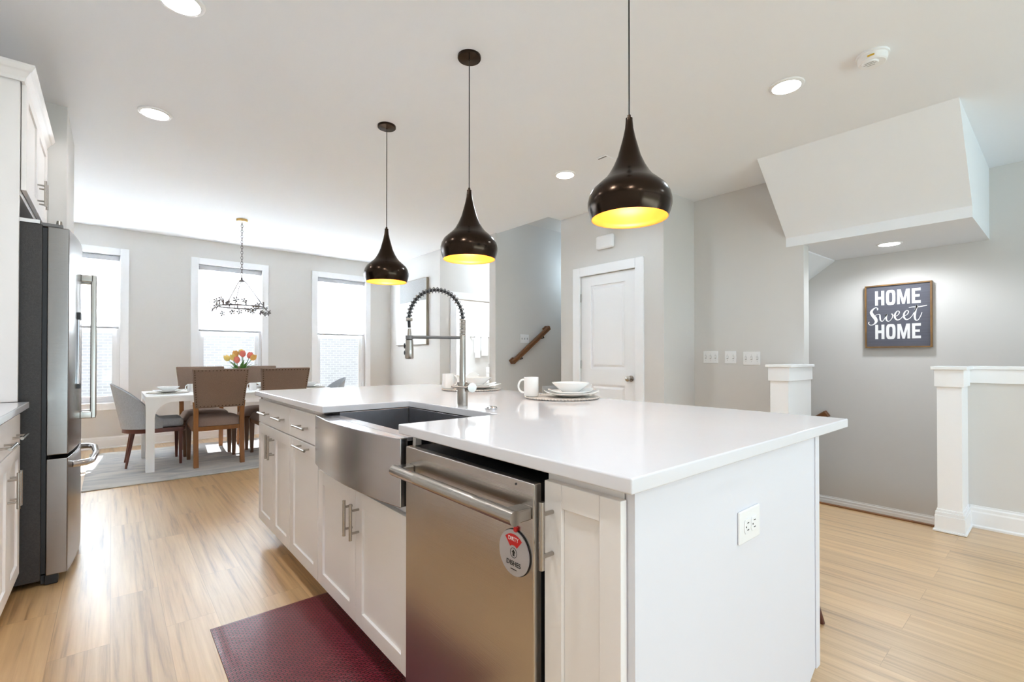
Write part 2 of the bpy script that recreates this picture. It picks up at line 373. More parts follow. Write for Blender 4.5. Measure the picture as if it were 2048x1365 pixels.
# baseboards
def baseboard(name, axis, face, sgn, u0, u1, z0=0, h=.145):
    prof = [(0, 0), (.022, 0), (.022, .012), (.014, .02), (.014, h - .045), (.011, h - .035), (.011, h - .018), (.006, h - .01), (.006, h), (0, h)]
    b = MB().prism([(face + sgn * t, z0 + z) for t, z in prof], 'y' if axis == 'x' else 'x', u0, u1)
    return struct(b.build(name, 'trim_white'))
baseboard('baseboard_window', 'y', 7.7, -1, -.98, 3.728)
baseboard('baseboard_dining', 'x', 3.728, -1, 6.06, 7.7)
baseboard('baseboard_half', 'x', 4.37, -1, -4, .43)
baseboard('baseboard_right', 'x', 5.7, -1, -4, 2.5, -.46, .14)
baseboard('baseboard_switch', 'x', 4.6, -1, 1.58, 2.505)
baseboard('baseboard_closet', 'x', 4.03, -1, 3.66, 3.86)
baseboard('baseboard_return', 'y', 2.505, -1, 4.03, 4.6)
baseboard('baseboard_left', 'x', -.98, 1, 4.89, 7.7)
# stair flight up beyond the closet
b = MB()
for i in range(3): b.box(4.15 + .24 * i, 6.3, 3.86, 4.8, 0.002 + .19 * i, .19 * (i + 1))
struct(b.build('floor_stairs', 'plank_floor'))
baseboard('baseboard_stairs', 'y', 4.8, -1, 4.63, 6.3, .57, .15)
# rear glazing frame
b = MB()
for x in (-.3, 1.35, 3.0, 4.64): b.box(x, x + .06, -4.1, -4.02, .05, 2.4)
b.box(-.3, 4.7, -4.1, -4.02, .05, .11).box(-.3, 4.7, -4.1, -4.02, 2.34, 2.4)
struct(b.build('window_4', 'trim_white'))

# ------------------------------------------------------------------ windows and shades
SHADES = ['white cellular shade half lowered in the window beside the refrigerator', 'white cellular shade half lowered in the window behind the chandelier', 'white cellular shade half lowered in the window nearest the corner pendant']
for i, (x0, x1) in enumerate(WIN):
    wn = sstruct('window_%d' % (i + 1), ((x0 + x1) / 2, 7.7, .56))
    b = MB().box(x0 - .087, x0, 7.68, 7.70, .475, 2.49).box(x1, x1 + .087, 7.68, 7.70, .475, 2.49).box(x0, x1, 7.68, 7.70, 2.405, 2.49).box(x0, x1, 7.68, 7.70, .475, .56)
    b.build('casing', 'trim_white', wn, bevel=.003)
    b = MB().box(x0, x0 + .03, 7.76, 7.86, .56, 2.405).box(x1 - .03, x1, 7.76, 7.86, .56, 2.405).box(x0 + .03, x1 - .03, 7.76, 7.86, 2.375, 2.405).box(x0 + .03, x1 - .03, 7.76, 7.86, .56, .59)
    b.build('frame', 'trim_white', wn)
    for nm, za, zb, y in (('lower_sash', .59, 1.475, 7.79), ('upper_sash', 1.435, 2.375, 7.825)):
        a0, a1 = x0 + .03, x1 - .03
        s = MB().box(a0, a0 + .045, y, y + .03, za, zb).box(a1 - .045, a1, y, y + .03, za, zb).box(a0 + .045, a1 - .045, y, y + .03, za, za + .05).box(a0 + .045, a1 - .045, y, y + .03, zb - .04, zb).build(nm, 'trim_white', wn)
        MB().box(a0 + .045, a1 - .045, y + .012, y + .016, za + .05, zb - .04).build('pane', 'window_glass', s)
    t = thing('window_shade', SHADES[i], 'shade', ((x0 + x1) / 2, 7.735, 1.48), group='cellular shades in the three windows')
    MB().box(x0 + .01, x1 - .01, 7.715, 7.755, 2.335, 2.392).build('headrail', 'shade_rail', t, bevel=.003)
    b = MB(); n = 44; za, zb = 1.51, 2.335
    prof = []
    for k in range(n + 1): prof.append((7.735 + (.004 if k % 2 else -.004), za + (zb - za) * k / n))
    A = [b.v((x0 + .014, y, z)) for y, z in prof]; B = [b.v((x1 - .014, y, z)) for y, z in prof]
    for k in range(n): b.f([A[k], B[k], B[k + 1], A[k + 1]])
    b.build('fabric', 'shade_cloth', t)
    MB().box(x0 + .012, x1 - .012, 7.722, 7.748, 1.485, 1.51).build('bottom_rail', 'shade_rail', t, bevel=.003)

# outside: street and brick house
struct(MB().box(-30, 30, 8.2, 40, -.9, -.8).build('ground', 'asphalt'))
struct(MB().box(-30, 30, -40, -4.3, -.7, -.6).build('ground_garden', 'lawn'))
hs = thing('brick_house', 'pale brick house seen through the lower window panes', 'house', (2, 20, -.8))
MB().box(-14, 18, 18, 26, -.8, 5.2).build('wall', 'pale_brick', hs)
MB().prism([(17.6, 5.2), (26.4, 5.2), (22, 7.0)], 'x', -14.4, 18.4).build('roof', 'asphalt', hs)

# ------------------------------------------------------------------ closet door
d = sstruct('door_1', (4.03, 3.19, 0))
cw = .1
b = MB().box(4.01, 4.03, DY0 - cw, DY0, 0, 2.03 + cw).box(4.01, 4.03, DY1, DY1 + cw, 0, 2.03 + cw).box(4.01, 4.03, DY0, DY1, 2.03, 2.03 + cw)
b.build('casing', 'trim_white', d, bevel=.004)
# two panel slab: rails and stiles, recessed fields with raised centres
y0, y1, st = DY0 + .004, DY1 - .004, .135
xf = 4.042
b = MB().box(xf, xf + .035, y0, y0 + st, .01, 2.026).box(xf, xf + .035, y1 - st, y1, .01, 2.026)
b.box(xf, xf + .035, y0 + st, y1 - st, .01, .2).box(xf, xf + .035, y0 + st, y1 - st, .83, 1.0).box(xf, xf + .035, y0 + st, y1 - st, 1.915, 2.026)
b.box(xf + .014, xf + .03, y0 + st, y1 - st, .2, .83).box(xf + .014, xf + .03, y0 + st, y1 - st, 1.0, 1.915)
for za, zb in ((.2, .83), (1.0, 1.915)):
    ya, yb = y0 + st, y1 - st
    def R(i, x): return [(x, ya + i, za + i), (x, ya + i, zb - i), (x, yb - i, zb - i), (x, yb - i, za + i)]
    o1 = [b.v(q) for q in R(.022, xf + .014)]; o2 = [b.v(q) for q in R(.045, xf + .004)]
    for k in range(4): b.f([o1[k], o1[(k + 1) % 4], o2[(k + 1) % 4], o2[k]])
    b.f(o2)
sl = b.build('slab', 'trim_white', d)
kb = MB().cyl((4.042, 2.885, .907), (4.034, 2.885, .907), .031, n=28).cyl((4.036, 2.885, .907), (4.0, 2.885, .907), .011, n=16)
n0 = len(kb.bm.verts)
kb.lathe([(.012, 0), (.024, .008), (.029, .02), (.027, .032), (.016, .04)], n=28)
kb.xf(Matrix.Translation((4.002, 2.885, .907)) @ Matrix.Rotation(-PI / 2, 4, 'Y'), n0)
part_label(kb.build('knob', 'nickel', d, smooth=40), 'satin nickel door knob')
for z in (1.79, 1.045, .25):
    part_label(MB().cyl((4.034, DY1 - .002, z - .045), (4.034, DY1 - .002, z + .045), .007, n=12).build('hinge', 'nickel', d, smooth=40), 'nickel hinge')
MB().box(4.15, 4.17, DY0, DY1, 0, 2.03).build('backing', 'trim_white', d)
# bathroom doorway trim
b = MB().box(3.905, 4.01, 6.04, 6.06, 0, 2.125).box(4.76, 4.865, 6.04, 6.06, 0, 2.125).box(4.01, 4.76, 6.04, 6.06, 2.02, 2.125).box(4.01, 4.025, 6.06, 6.18, 0, 2.02).box(4.745, 4.76, 6.06, 6.18, 0, 2.02)
struct(b.build('door_2', 'trim_white', bevel=.003))

# ------------------------------------------------------------------ kitchen island
XF = .708      # door faces
def shaker(b, y0, y1, z0, z1, xf, dn, st=.057, flat=False):
    i = xf - dn * .019
    if flat: b.box(xf, i, y0, y1, z0, z1); return b
    b.box(xf, i, y0, y0 + st, z0, z1).box(xf, i, y1 - st, y1, z0, z1).box(xf, i, y0 + st, y1 - st, z0, z0 + st).box(xf, i, y0 + st, y1 - st, z1 - st, z1)
    b.box(xf - dn * .009, i, y0 + st, y1 - st, z0 + st, z1 - st)
    return b
def bar_handle(parent, y, z, ln, axis, xf, dn, r=.006, off=.032, inset=None):
    b = MB(); xb = xf + dn * off; h = ln / 2; q = h * .62
    if axis == 'y':
        b.cyl((xb, y - h, z), (xb, y + h, z), r, n=16); b.cyl((xf, y - q, z), (xb, y - q, z), r * .75, n=12); b.cyl((xf, y + q, z), (xb, y + q, z), r * .75, n=12)
    else:
        b.cyl((xb, y, z - h), (xb, y, z + h), r, n=16); b.cyl((xf, y, z - q), (xb, y, z - q), r * .75, n=12); b.cyl((xf, y, z + q), (xb, y, z + q), r * .75, n=12)
    return part_label(b.build('handle', 'nickel', parent, smooth=40), 'brushed nickel bar handle')
def cabinet(name, label, y0, y1, ztop=.884, xf=XF, dn=-1, depth=.9, hollow=None, group=None):
    t = thing(name, label, 'cabinet', ((xf + xf - dn * depth) / 2, (y0 + y1) / 2, 0), group=group)
    fr = xf - dn * .0195; bk = xf - dn * depth; b = MB()
    if hollow:
        b.box(fr, bk, y0, y0 + .018, .115, hollow).box(fr, bk, y1 - .018, y1, .115, hollow).box(fr, bk, y0 + .018, y1 - .018, .115, .135).box(fr, fr - dn * .02, y0 + .018, y1 - .018, hollow - .04, hollow)
    else: b.box(fr, bk, y0, y1, .115, ztop)
    b.build('body', 'cabinet_white', t, bevel=.001, segs=1)
    MB().box(fr - dn * .1, fr - dn * .115, y0, y1, 0, .115).build('toe_kick', 'toekick', t)
    return t
# counter
poly = [(.69, .492), (1.935, .492), (1.935, 3.325), (.69, 3.325), (.69, 2.07), (1.10, 2.07), (1.10, 1.37), (.69, 1.37)]
top = MB().prism(poly, 'z', .884, .914).build('island_countertop', 'quartz', bevel=.004, segs=3)
tag(top, 'white quartz island countertop notched around the steel sink', 'countertop')
# far drawer cabinet
G = 'white shaker cabinets along the island front'
t = cabinet('island_cabinet', 'white island cabinet nearest the dining table, one wide drawer over two doors', 2.622, 3.30, depth=.62, group=G)
dr = shaker(MB(), 2.625, 3.297, .722, .862, XF, -1, flat=True).build('drawer', 'cabinet_white', t, bevel=.0015, segs=1)
bar_handle(dr, 2.78, .79, .17, 'y', XF, -1); bar_handle(dr, 3.10, .79, .17, 'y', XF, -1)
dd = shaker(MB(), 2.96, 3.297, .118, .716, XF, -1).build('door', 'cabinet_white', t, bevel=.0015, segs=1); bar_handle(dd, 2.985, .61, .135, 'z', XF, -1)
dd = shaker(MB(), 2.625, 2.957, .118, .716, XF, -1).build('door', 'cabinet_white', t, bevel=.0015, segs=1); bar_handle(dd, 2.932, .61, .135, 'z', XF, -1)
# pull-out cabinet
t = cabinet('island_cabinet', 'white island cabinet left of the sink with a horizontal bar handle on its door', 2.182, 2.620, depth=.62, group=G)
dr = shaker(MB(), 2.185, 2.617, .722, .862, XF, -1, flat=True).build('drawer', 'cabinet_white', t, bevel=.0015, segs=1); bar_handle(dr, 2.38, .79, .17, 'y', XF, -1)
dd = shaker(MB(), 2.185, 2.617, .118, .716, XF, -1).build('door', 'cabinet_white', t, bevel=.0015, segs=1); bar_handle(dd, 2.37, .692, .19, 'y', XF, -1)
# sink cabinet
t = cabinet('island_cabinet', 'white sink cabinet with two doors under the steel apron sink', 1.325, 2.180, depth=.62, hollow=.655, group=G)
dd = shaker(MB(), 1.755, 2.177, .118, .622, XF, -1).build('door', 'cabinet_white', t, bevel=.0015, segs=1); bar_handle(dd, 1.785, .513, .135, 'z', XF, -1)
dd = shaker(MB(), 1.328, 1.752, .118, .622, XF, -1).build('door', 'cabinet_white', t, bevel=.0015, segs=1); bar_handle(dd, 1.722, .513, .135, 'z', XF, -1)
MB().box(XF + .0195, XF + .04, 1.325, 1.343, .656, .883).build('stile', 'cabinet_white', t)
MB().box(XF + .0195, XF + .04, 2.158, 2.180, .656, .883).build('stile', 'cabinet_white', t)
# narrow cabinet
t = cabinet('island_cabinet', 'narrow white cabinet between the dishwasher and the island end', .536, .735, depth=.62, group=G)
dd = shaker(MB(), .529, .728, .118, .862, XF, -1, st=.05).build('door', 'cabinet_white', t, bevel=.0015, segs=1); bar_handle(dd, .703, .757, .14, 'z', XF, -1)
# island back and end panels
t = thing('kitchen_island', 'plain white end and back of the island, outlet on its near face', 'island', (1.2, .525, 0))
MB().prism([(.729, 0), (1.61, 0), (1.61, .13), (1.665, .16), (1.697, .16), (1.697, .884), (.729, .884)], 'y', .513, .533).build('end_panel', 'panel_white', t, bevel=.001, segs=1)
MB().box(1.668, 1.699, .509, .513, .16, .882).build('corner_trim', 'panel_white', t, bevel=.001, segs=1)
MB().box(1.655, 1.695, .536, 3.30, .1, .884).build('back_panel', 'panel_white', t)
MB().box(1.60, 1.615, .536, 3.30, 0, .1).build('toe_kick', 'toekick', t)
MB().box(1.335, 1.655, 3.282, 3.30, .1, .884).build('far_panel', 'panel_white', t)

# sink
t = thing('apron_sink', 'stainless steel apron front sink set into the island', 'sink', (.88, 1.75, .655))
sy0, sy1 = 1.346, 2.15
def bow(y):
    u = (y - (sy0 + sy1) / 2) / ((sy1 - sy0) / 2); return .685 - .034 * (1 - u * u)
b = MB(); n = 24
ys = [sy0 + (sy1 - sy0) * k / n for k in range(n + 1)]
for xo in (0,):
    fb = [b.v((bow(y), y, .655)) for y in ys]; ft = [b.v((bow(y), y, .872)) for y in ys]
    bb = [b.v((.712, y, .655)) for y in ys]; bt = [b.v((.712, y, .872)) for y in ys]
    for k in range(n):
        b.f([fb[k], fb[k + 1], ft[k + 1], ft[k]]); b.f([ft[k], ft[k + 1], bt[k + 1], bt[k]]); b.f([bt[k], bt[k + 1], bb[k + 1], bb[k]]); b.f([bb[k], bb[k + 1], fb[k + 1], fb[k]])
    b.f([fb[0], ft[0], bt[0], bb[0]]); b.f([fb[n], bb[n], bt[n], ft[n]])
b.build('apron', 'steel_sink', t, bevel=.004, segs=2)
bx0, bx1, by0, by1, bz = .762, 1.095, 1.392, 2.062, .665
b = MB()
b.box(.712, bx0, sy0, sy1, .86, .872)                 # front ledge
b.box(bx0 - .004, bx0, by0, by1, bz, .872).box(bx1, bx1 + .004, by0, by1, bz, .883).box(bx0, bx1, by0 - .004, by0, bz, .883).box(bx0, bx1, by1, by1 + .004, bz, .883).box(bx0, bx1, by0, by1, bz - .004, bz)
b.build('basin', 'steel_basin', t, bevel=.002)
MB().lathe([(.045, 0), (.045, .003), (.03, .003), (.028, .001)], (.93, 1.73, bz), 32).build('drain', 'chrome', t, smooth=30)

# faucet (spring spout swung out over the basin)
fx, fy = 1.166, 1.709
u = Vector((-.763, .647, 0)); o = Vector((fx, fy, 0)); fwd = Vector((-.647, -.763, 0))
t = thing('kitchen_faucet', 'brushed steel spring faucet with pull-down spray head behind the sink', 'faucet', (fx, fy, .914))
MB().lathe([(.0235, .9145), (.0235, 1.017), (.0135, 1.0175), (.0135, 1.217), (.0125, 1.22)], (fx, fy, 0), 36).lathe([(.0275, .983), (.0275, 1.0)], (fx, fy, 0), 36).build('body', 'nickel', t, smooth=35)
def P(s, z, q=0): v = o + u * s + fwd * q; return (v.x, v.y, z)
MB().cyl(P(-.03, .995, .012), P(-.046, .995, .04), .0205, n=28).tube([P(-.035, .995, .038), P(.01, .997, .036), P(.045, 1.0, .034)], [.0045, .0045, .004], 12).build('lever', 'nickel', t, smooth=35)
MB().tube([P(0, 1.211), P(.222, 1.213)], .0065, 14).lathe([(.0165, 1.204), (.0165, 1.22)], (P(.232, 0)[0], P(.232, 0)[1], 0), 24).build('holder_arm', 'grey_plastic', t, smooth=35)
cx, R, zc = .117, .115, 1.292
arc = [P(cx - (R + .002) * math.cos(a), zc + (R + .012) * math.sin(a)) for a in [PI * k / 36 for k in range(37)]]
MB().tube([P(0, 1.215)] + arc + [P(.232, 1.255)], .0065, 12).build('hose', 'black_plastic', t, smooth=35)
def coil(path_fn, turns, r, wire, per=14):
    pts = []
    for k in range(turns * per + 1):
        s = k / (turns * per); c0, T, Nn, B = path_fn(s); a = 2 * PI * turns * s
        pts.append(c0 + Nn * (r * math.cos(a)) + B * (r * math.sin(a)))
    return pts
def arc_path(s):
    a = PI * s; c0 = Vector(P(cx - (R + .002) * math.cos(a), zc + (R + .012) * math.sin(a)))
    T = (u * math.sin(a) + Vector((0, 0, 1)) * math.cos(a)).normalized(); B = u.cross(Vector((0, 0, 1))).normalized()
    return c0, T, T.cross(B), B
def lin_path(s0, za, zb):
    def fn(s): return Vector(P(s0, za + (zb - za) * s)), Vector((0, 0, 1)), u, u.cross(Vector((0, 0, 1)))
    return fn
part_label(MB().tube(coil(arc_path, 24, .0115, 0), .0021, 6).build('spring', 'grey_plastic', t, smooth=60), 'dark open coil spring')
MB().tube(coil(lin_path(0, 1.218, 1.29), 12, .0125, 0), .0024, 6).build('tight_spring', 'nickel', t, smooth=60)
MB().tube(coil(lin_path(.232, 1.284, 1.296), 3, .0125, 0), .0024, 6).build('tight_spring', 'nickel', t, smooth=60)
sx_, sy_ = P(.232, 0)[0], P(.232, 0)[1]
sh = MB().lathe([(.007, 1.25), (.011, 1.205), (.0165, 1.20), (.0185, 1.16), (.0185, 1.122), (.016, 1.118)], (sx_, sy_, 0), 28).build('spray_head', 'nickel', t, smooth=35)
MB().ball(P(.25, 1.175), .007, sc=(1, 1, 1.8)).ball(P(.25, 1.145), .006, sc=(1, 1, 1.8)).build('button', 'black_plastic', sh, smooth=60)
tag(MB().lathe([(.026, .9145), (.026, .921), (.023, .925), (.009, .926)], (1.173, 1.515, 0), 32).build('sink_button', 'chrome', smooth=30), 'small round chrome button on the countertop right of the faucet', 'button')

# dishwasher
t = thing('dishwasher', 'stainless steel dishwasher in the island with a knurled bar handle', 'dishwasher', (.95, 1.03, 0))
MB().box(.69, .715, .742, 1.319, .105, .853).build('door', 'steel', t, bevel=.004)
MB().box(.715, 1.3, .745, 1.317, .1, .85).box(.835, .85, .745, 1.317, 0, .1).build('tub', 'black_plastic', t)
MB().cyl((.6885, .80, .842), (.690, .80, .842), .0025, n=12).build('indicator', 'black_ink', t)
hn = MB().lathe([(.0165, .745), (.0165, .889), (.0156, .8895), (.0156, 1.1655), (.0165, 1.166), (.0165, 1.30)], n=28).xf(Matrix.Translation((.642, 0, .789)) @ Matrix.Rotation(-PI / 2, 4, 'X')).build('handle', 'nickel', t, smooth=35)
kn = MB(); prof = []
for k in range(180):
    z = .890 + (1.165 - .890) * k / 179; prof.append((.0160 + (.0005 if k % 2 else 0), z))
kn.lathe(prof, n=28); kn.xf(Matrix.Translation((.642, 0, .789)) @ Matrix.Rotation(-PI / 2, 4, 'X'))
part_label(kn.build('grip', 'nickel', hn, smooth=20), 'knurled middle of the handle')
MB().box(.642, .69, .747, .785, .775, .803).build('bracket', 'nickel', hn, bevel=.004)
MB().box(.642, .69, 1.262, 1.30, .775, .803).build('bracket', 'nickel', hn, bevel=.004)
# dishwasher magnet
def text_mesh(txt, size, extr=.0004):
    cu = bpy.data.curves.new('lettering', 'FONT'); cu.body = txt; cu.size = size; cu.align_x = 'CENTER'; cu.align_y = 'CENTER'; cu.extrude = extr
    ob = bpy.data.objects.new('lettering', cu); COL.objects.link(ob); bpy.context.view_layer.update()
    me = bpy.data.meshes.new_from_object(ob.evaluated_get(bpy.context.evaluated_depsgraph_get()))
    bpy.data.objects.remove(ob); bpy.data.curves.remove(cu)
    b = MB(); b.bm.from_mesh(me); bpy.data.meshes.remove(me); return b
my, mz = .802, .689
# local frame on a face looking towards -X: text x axis -> -Y, y axis -> +Z
def face_mx(x, y, z, tilt=0): return Matrix.Translation((x, y, z)) @ Matrix(((0, 0, -1, 0), (-1, 0, 0, 0), (0, 1, 0, 0), (0, 0, 0, 1))) @ Matrix.Rotation(tilt, 4, 'Z')
t = thing('dishwasher_magnet', 'round grey magnet reading DIRTY DISHES on the dishwasher door', 'magnet', (.685, my, mz))
tl = .10
b = MB().lathe([(.052, 0), (.052, .002)], n=56); b.xf(face_mx(.690, my, mz)); b.build('backing', 'black_ink', t, smooth=30)  # black edge past the disc stands in for the shadow around it
b = MB().lathe([(.0495, .002), (.0495, .003)], n=56); b.xf(face_mx(.690, my, mz)); b.build('wheel', 'red_paint', t, smooth=30)
b = MB().lathe([(.0505, .003), (.0505, .0055)], n=56); b.xf(face_mx(.690, my, mz)); dk = b.build('disc', 'disc_grey', t, smooth=30)
b = MB().box(-.005, .005, .048, .059, .0, .0065); b.xf(face_mx(.690, my, mz, -tl)); b.build('tab', 'red_paint', t, bevel=.001)
b = MB(); a0, a1, r0, r1 = math.radians(48), math.radians(132), .017, .042
n = 20; po = [(r1 * math.cos(a0 + (a1 - a0) * k / n), r1 * math.sin(a0 + (a1 - a0) * k / n)) for k in range(n + 1)] + [(r0 * math.cos(a1 - (a1 - a0) * k / n), r0 * math.sin(a1 - (a1 - a0) * k / n)) for k in range(n + 1)]
b.prism(po, 'z', .0055, .006); b.xf(face_mx(.690, my, mz, 0)); b.build('red_sector', 'red_paint', t)
b = text_mesh('DIRTY', .0125); b.xf(face_mx(.690 - .0062, my, mz) @ Matrix.Translation((0, .0305, 0))); b.build('lettering', 'white_ink', t)
b = text_mesh('DISHES', .0155); b.xf(face_mx(.690 - .0059, my, mz) @ Matrix.Translation((0, -.024, 0))); b.build('lettering', 'black_ink', t)
b = MB().box(-.010, .010, -.0375, -.0355, .0055, .0059); b.xf(face_mx(.690, my, mz)); b.build('small_print', 'black_ink', t)
b = MB(); n = 32
for k in range(n):
    a, c2 = 2 * PI * k / n, 2 * PI * (k + 1) / n
    b.prism([(.0115 * math.cos(a), .0115 * math.sin(a)), (.0115 * math.cos(c2), .0115 * math.sin(c2)), (.0103 * math.cos(c2), .0103 * math.sin(c2)), (.0103 * math.cos(a), .0103 * math.sin(a))], 'z', .0055, .0059)
b.prism([(-.003, -.007), (.003, -.007), (.003, .0005), (.0065, .0005), (0, .0075), (-.0065, .0005), (-.003, .0005)], 'z', .0055, .0059)
b.xf(face_mx(.690, my, mz)); b.build('arrow_mark', 'black_ink', t)

# outlet in the end panel
t = thing('wall_outlet', 'white electrical outlet on the island end panel', 'outlet', (1.196, .515, .715))
MB().box(1.139, 1.253, .507, .513, .676, .755).build('plate', 'white_plastic', t, bevel=.003)
for ox in (1.178, 1.215):
    r = MB().prism([(ox - .0165 + .005, .698), (ox + .0165 - .005, .698), (ox + .0165, .706), (ox + .0165, .724), (ox + .0165 - .005, .732), (ox - .0165 + .005, .732), (ox - .0165, .724), (ox - .0165, .706)], 'y', .5045, .507).build('receptacle', 'white_plastic', t, bevel=.001)
    MB().box(ox - .004, ox + .005, .504, .5045, .7055, .7075).box(ox - .004, ox + .005, .504, .5045, .7225, .7245).cyl((ox - .0095, .5045, .715), (ox - .0095, .504, .715), .0022, n=10).build('slot', 'black_ink', r)

# anti-fatigue mat
t = thing('kitchen_mat', 'burgundy woven cushioned mat on the floor before the island', 'mat', (.56, 1.75, 0))
x0, x1, y0, y1 = .31, .824, 1.28, 2.30
b = MB().hexa([(x0, y0, .001), (x1, y0, .001), (x1, y1, .001), (x0, y1, .001)], [(x0 + .05, y0 + .05, .019), (x1 - .05, y0 + .05, .019), (x1 - .05, y1 - .05, .019), (x0 + .05, y1 - .05, .019)])
b.build('cushion', 'weave_burgundy', t, bevel=.006, segs=2)

# ------------------------------------------------------------------ left side: refrigerator wall
tag(MB().box(-.976, -.298, 1.0, 3.192, .884, .914).build('side_countertop', 'quartz', bevel=.004, segs=3), 'white quartz countertop at the left edge beside the refrigerator', 'countertop')
t = cabinet('base_cabinet', 'white base cabinet with a wide drawer and two doors beside the refrigerator', 2.50, 3.185, xf=-.325, dn=1, depth=.63)
dr = shaker(MB(), 2.503, 3.165, .722, .862, -.325, 1, flat=True).build('drawer', 'cabinet_white', t, bevel=.0015, segs=1)
bar_handle(dr, 2.68, .775, .17, 'y', -.325, 1); bar_handle(dr, 3.0, .775, .17, 'y', -.325, 1)
dd = shaker(MB(), 2.855, 3.165, .118, .716, -.325, 1).build('door', 'cabinet_white', t, bevel=.0015, segs=1); bar_handle(dd, 2.885, .57, .15, 'z', -.325, 1)
dd = shaker(MB(), 2.503, 2.852, .118, .716, -.325, 1).build('door', 'cabinet_white', t, bevel=.0015, segs=1); bar_handle(dd, 2.825, .57, .15, 'z', -.325, 1)
t = cabinet('base_cabinet', 'white base cabinet at the very left edge, nearest the camera', 1.0, 2.497, xf=-.325, dn=1, depth=.63)
shaker(MB(), 1.75, 2.494, .118, .716, -.325, 1).build('door', 'cabinet_white', t, bevel=.0015, segs=1)
shaker(MB(), 1.003, 1.747, .118, .716, -.325, 1).build('door', 'cabinet_white', t, bevel=.0015, segs=1)
t = thing('overfridge_cabinet', 'tall white cabinet with crown molding and side panel around the refrigerator top', 'cabinet', (-.65, 3.69, 1.92))
MB().box(-.976, -.338, 3.2, 3.222, .915, 2.45).build('side_panel', 'cabinet_white', t, bevel=.001, segs=1)
MB().box(-.976, -.338, 3.224, 4.166, 1.90, 2.45).build('body', 'cabinet_white', t)
for a, bb, hy in ((3.226, 3.693, 3.655), (3.697, 4.163, 3.735)):
    dd = shaker(MB(), a, bb, 1.925, 2.43, -.316, 1).build('door', 'cabinet_white', t, bevel=.0015, segs=1); bar_handle(dd, hy, 2.03, .14, 'z', -.316, 1)
# crown running around panel front and cabinet front
prof = [(0, 2.43), (.012, 2.43), (.016, 2.445), (.032, 2.468), (.040, 2.474), (.050, 2.492), (.050, 2.502), (0, 2.502)]
b = MB(); X0, Y0 = -.333, 3.197
r1 = [b.v((X0 + p_, 4.166, z)) for p_, z in prof]; r2 = [b.v((X0 + p_, Y0 - p_, z)) for p_, z in prof]; r3 = [b.v((-.976, Y0 - p_, z)) for p_, z in prof]
for ra, rb in ((r1, r2), (r2, r3)):
    for k in range(len(prof)): b.f([ra[k], rb[k], rb[(k + 1) % len(prof)], ra[(k + 1) % len(prof)]])
b.f(r1); b.f(r3)
b.build('crown_molding', 'cabinet_white', t)

# refrigerator
t = thing('refrigerator', 'stainless steel french door refrigerator with dark side at the left', 'refrigerator', (-.6, 3.71, 0))
FY0, FY1 = 3.252, 4.158
MB().box(-.96, -.262, FY0, FY1, .03, 1.778).build('body', 'fridge_side', t, bevel=.004)
MB().box(-.262, -.246, FY0 + .01, FY1 - .01, .06, 1.765).build('gasket', 'black_plastic', t)
def bulge(y):
    q = (y - (FY0 + FY1) / 2) / ((FY1 - FY0) / 2); return -.166 + .030 * (1 - q * q)
def fr_door(name, ya, yb, za, zb, mt='steel_h'):
    b = MB(); n = 14; ys = [ya + (yb - ya) * k / n for k in range(n + 1)]
    A = [b.v((bulge(y), y, za)) for y in ys]; B = [b.v((bulge(y), y, zb)) for y in ys]; C = [b.v((-.245, y, za)) for y in ys]; D = [b.v((-.245, y, zb)) for y in ys]
    for k in range(n):
        b.f([A[k], A[k + 1], B[k + 1], B[k]]); b.f([B[k], B[k + 1], D[k + 1], D[k]]); b.f([D[k], D[k + 1], C[k + 1], C[k]]); b.f([C[k], C[k + 1], A[k + 1], A[k]])
    b.f([A[0], B[0], D[0], C[0]]); b.f([A[n], C[n], D[n], B[n]])
    return b.build(name, mt, t, bevel=.005)
d1 = fr_door('door', FY0, 3.703, .64, 1.772); d2 = fr_door('door', 3.707, FY1, .64, 1.772); d3 = fr_door('freezer_drawer', FY0, FY1, .05, .622)
def v_handle(y, par):
    xb = -.082; b = MB().box(xb - .013, xb + .013, y - .011, y + .011, .775, 1.60)
    for z in (.795, 1.578): b.box(bulge(y) - .002, xb, y - .011, y + .011, z - .02, z + .02)
    part_label(b.build('handle', 'nickel', par, bevel=.005, segs=2), 'vertical steel bar handle')
v_handle(3.645, d1); v_handle(3.765, d2)
b = MB(); pts = [(bulge(3.38) - .004, 3.38, .565), (-.105, 3.395, .565), (-.080, 3.45, .565), (-.068, 3.705, .565), (-.080, 3.96, .565), (-.105, 4.015, .565), (bulge(4.03) - .004, 4.03, .565)]
b.tube(pts, [.017, .017, .016, .0155, .016, .017, .017], 14)
part_label(b.build('handle', 'chrome', d3, smooth=50), 'curved steel drawer handle')
MB().box(bulge(3.52) - .004, bulge(3.52) + .006, 3.47, 3.57, .98, 1.33).build('door_plate', 'chrome', d1, bevel=.003)  # thin chrome plate on the near door, black pieces above and below
for za, zb in ((.955, .978), (1.332, 1.37)): MB().box(bulge(3.52) - .004, bulge(3.52) + .010, 3.475, 3.565, za, zb).build('plate_end', 'black_plastic', d1, bevel=.002)
MB().box(-.30, -.19, FY0 + .01, FY0 + .06, 1.773, 1.79).box(-.36, -.27, FY0 + .005, FY1 - .01, 1.779, 1.80).build('hinge_cover', 'grey_plastic', t, bevel=.003)
MB().lathe([(.012, 1.79), (.010, 1.81)], (-.205, FY0 + .035, 0), 20).build('hinge_cap', 'nickel', t, smooth=30)
MB().box(-.362, -.272, FY0 + .002, FY0 + .005, 1.781, 1.798).build('sticker', 'white_plastic', t)
for xa, xb, ya, zb in ((-.25, -.2, FY0 + .01, .05), (-.93, -.86, FY0 + .01, .03), (-.25, -.2, FY1 - .08, .05)):
    MB().box(xa, xb, ya, ya + .07, .002, zb).build('foot', 'black_plastic', t, bevel=.004)
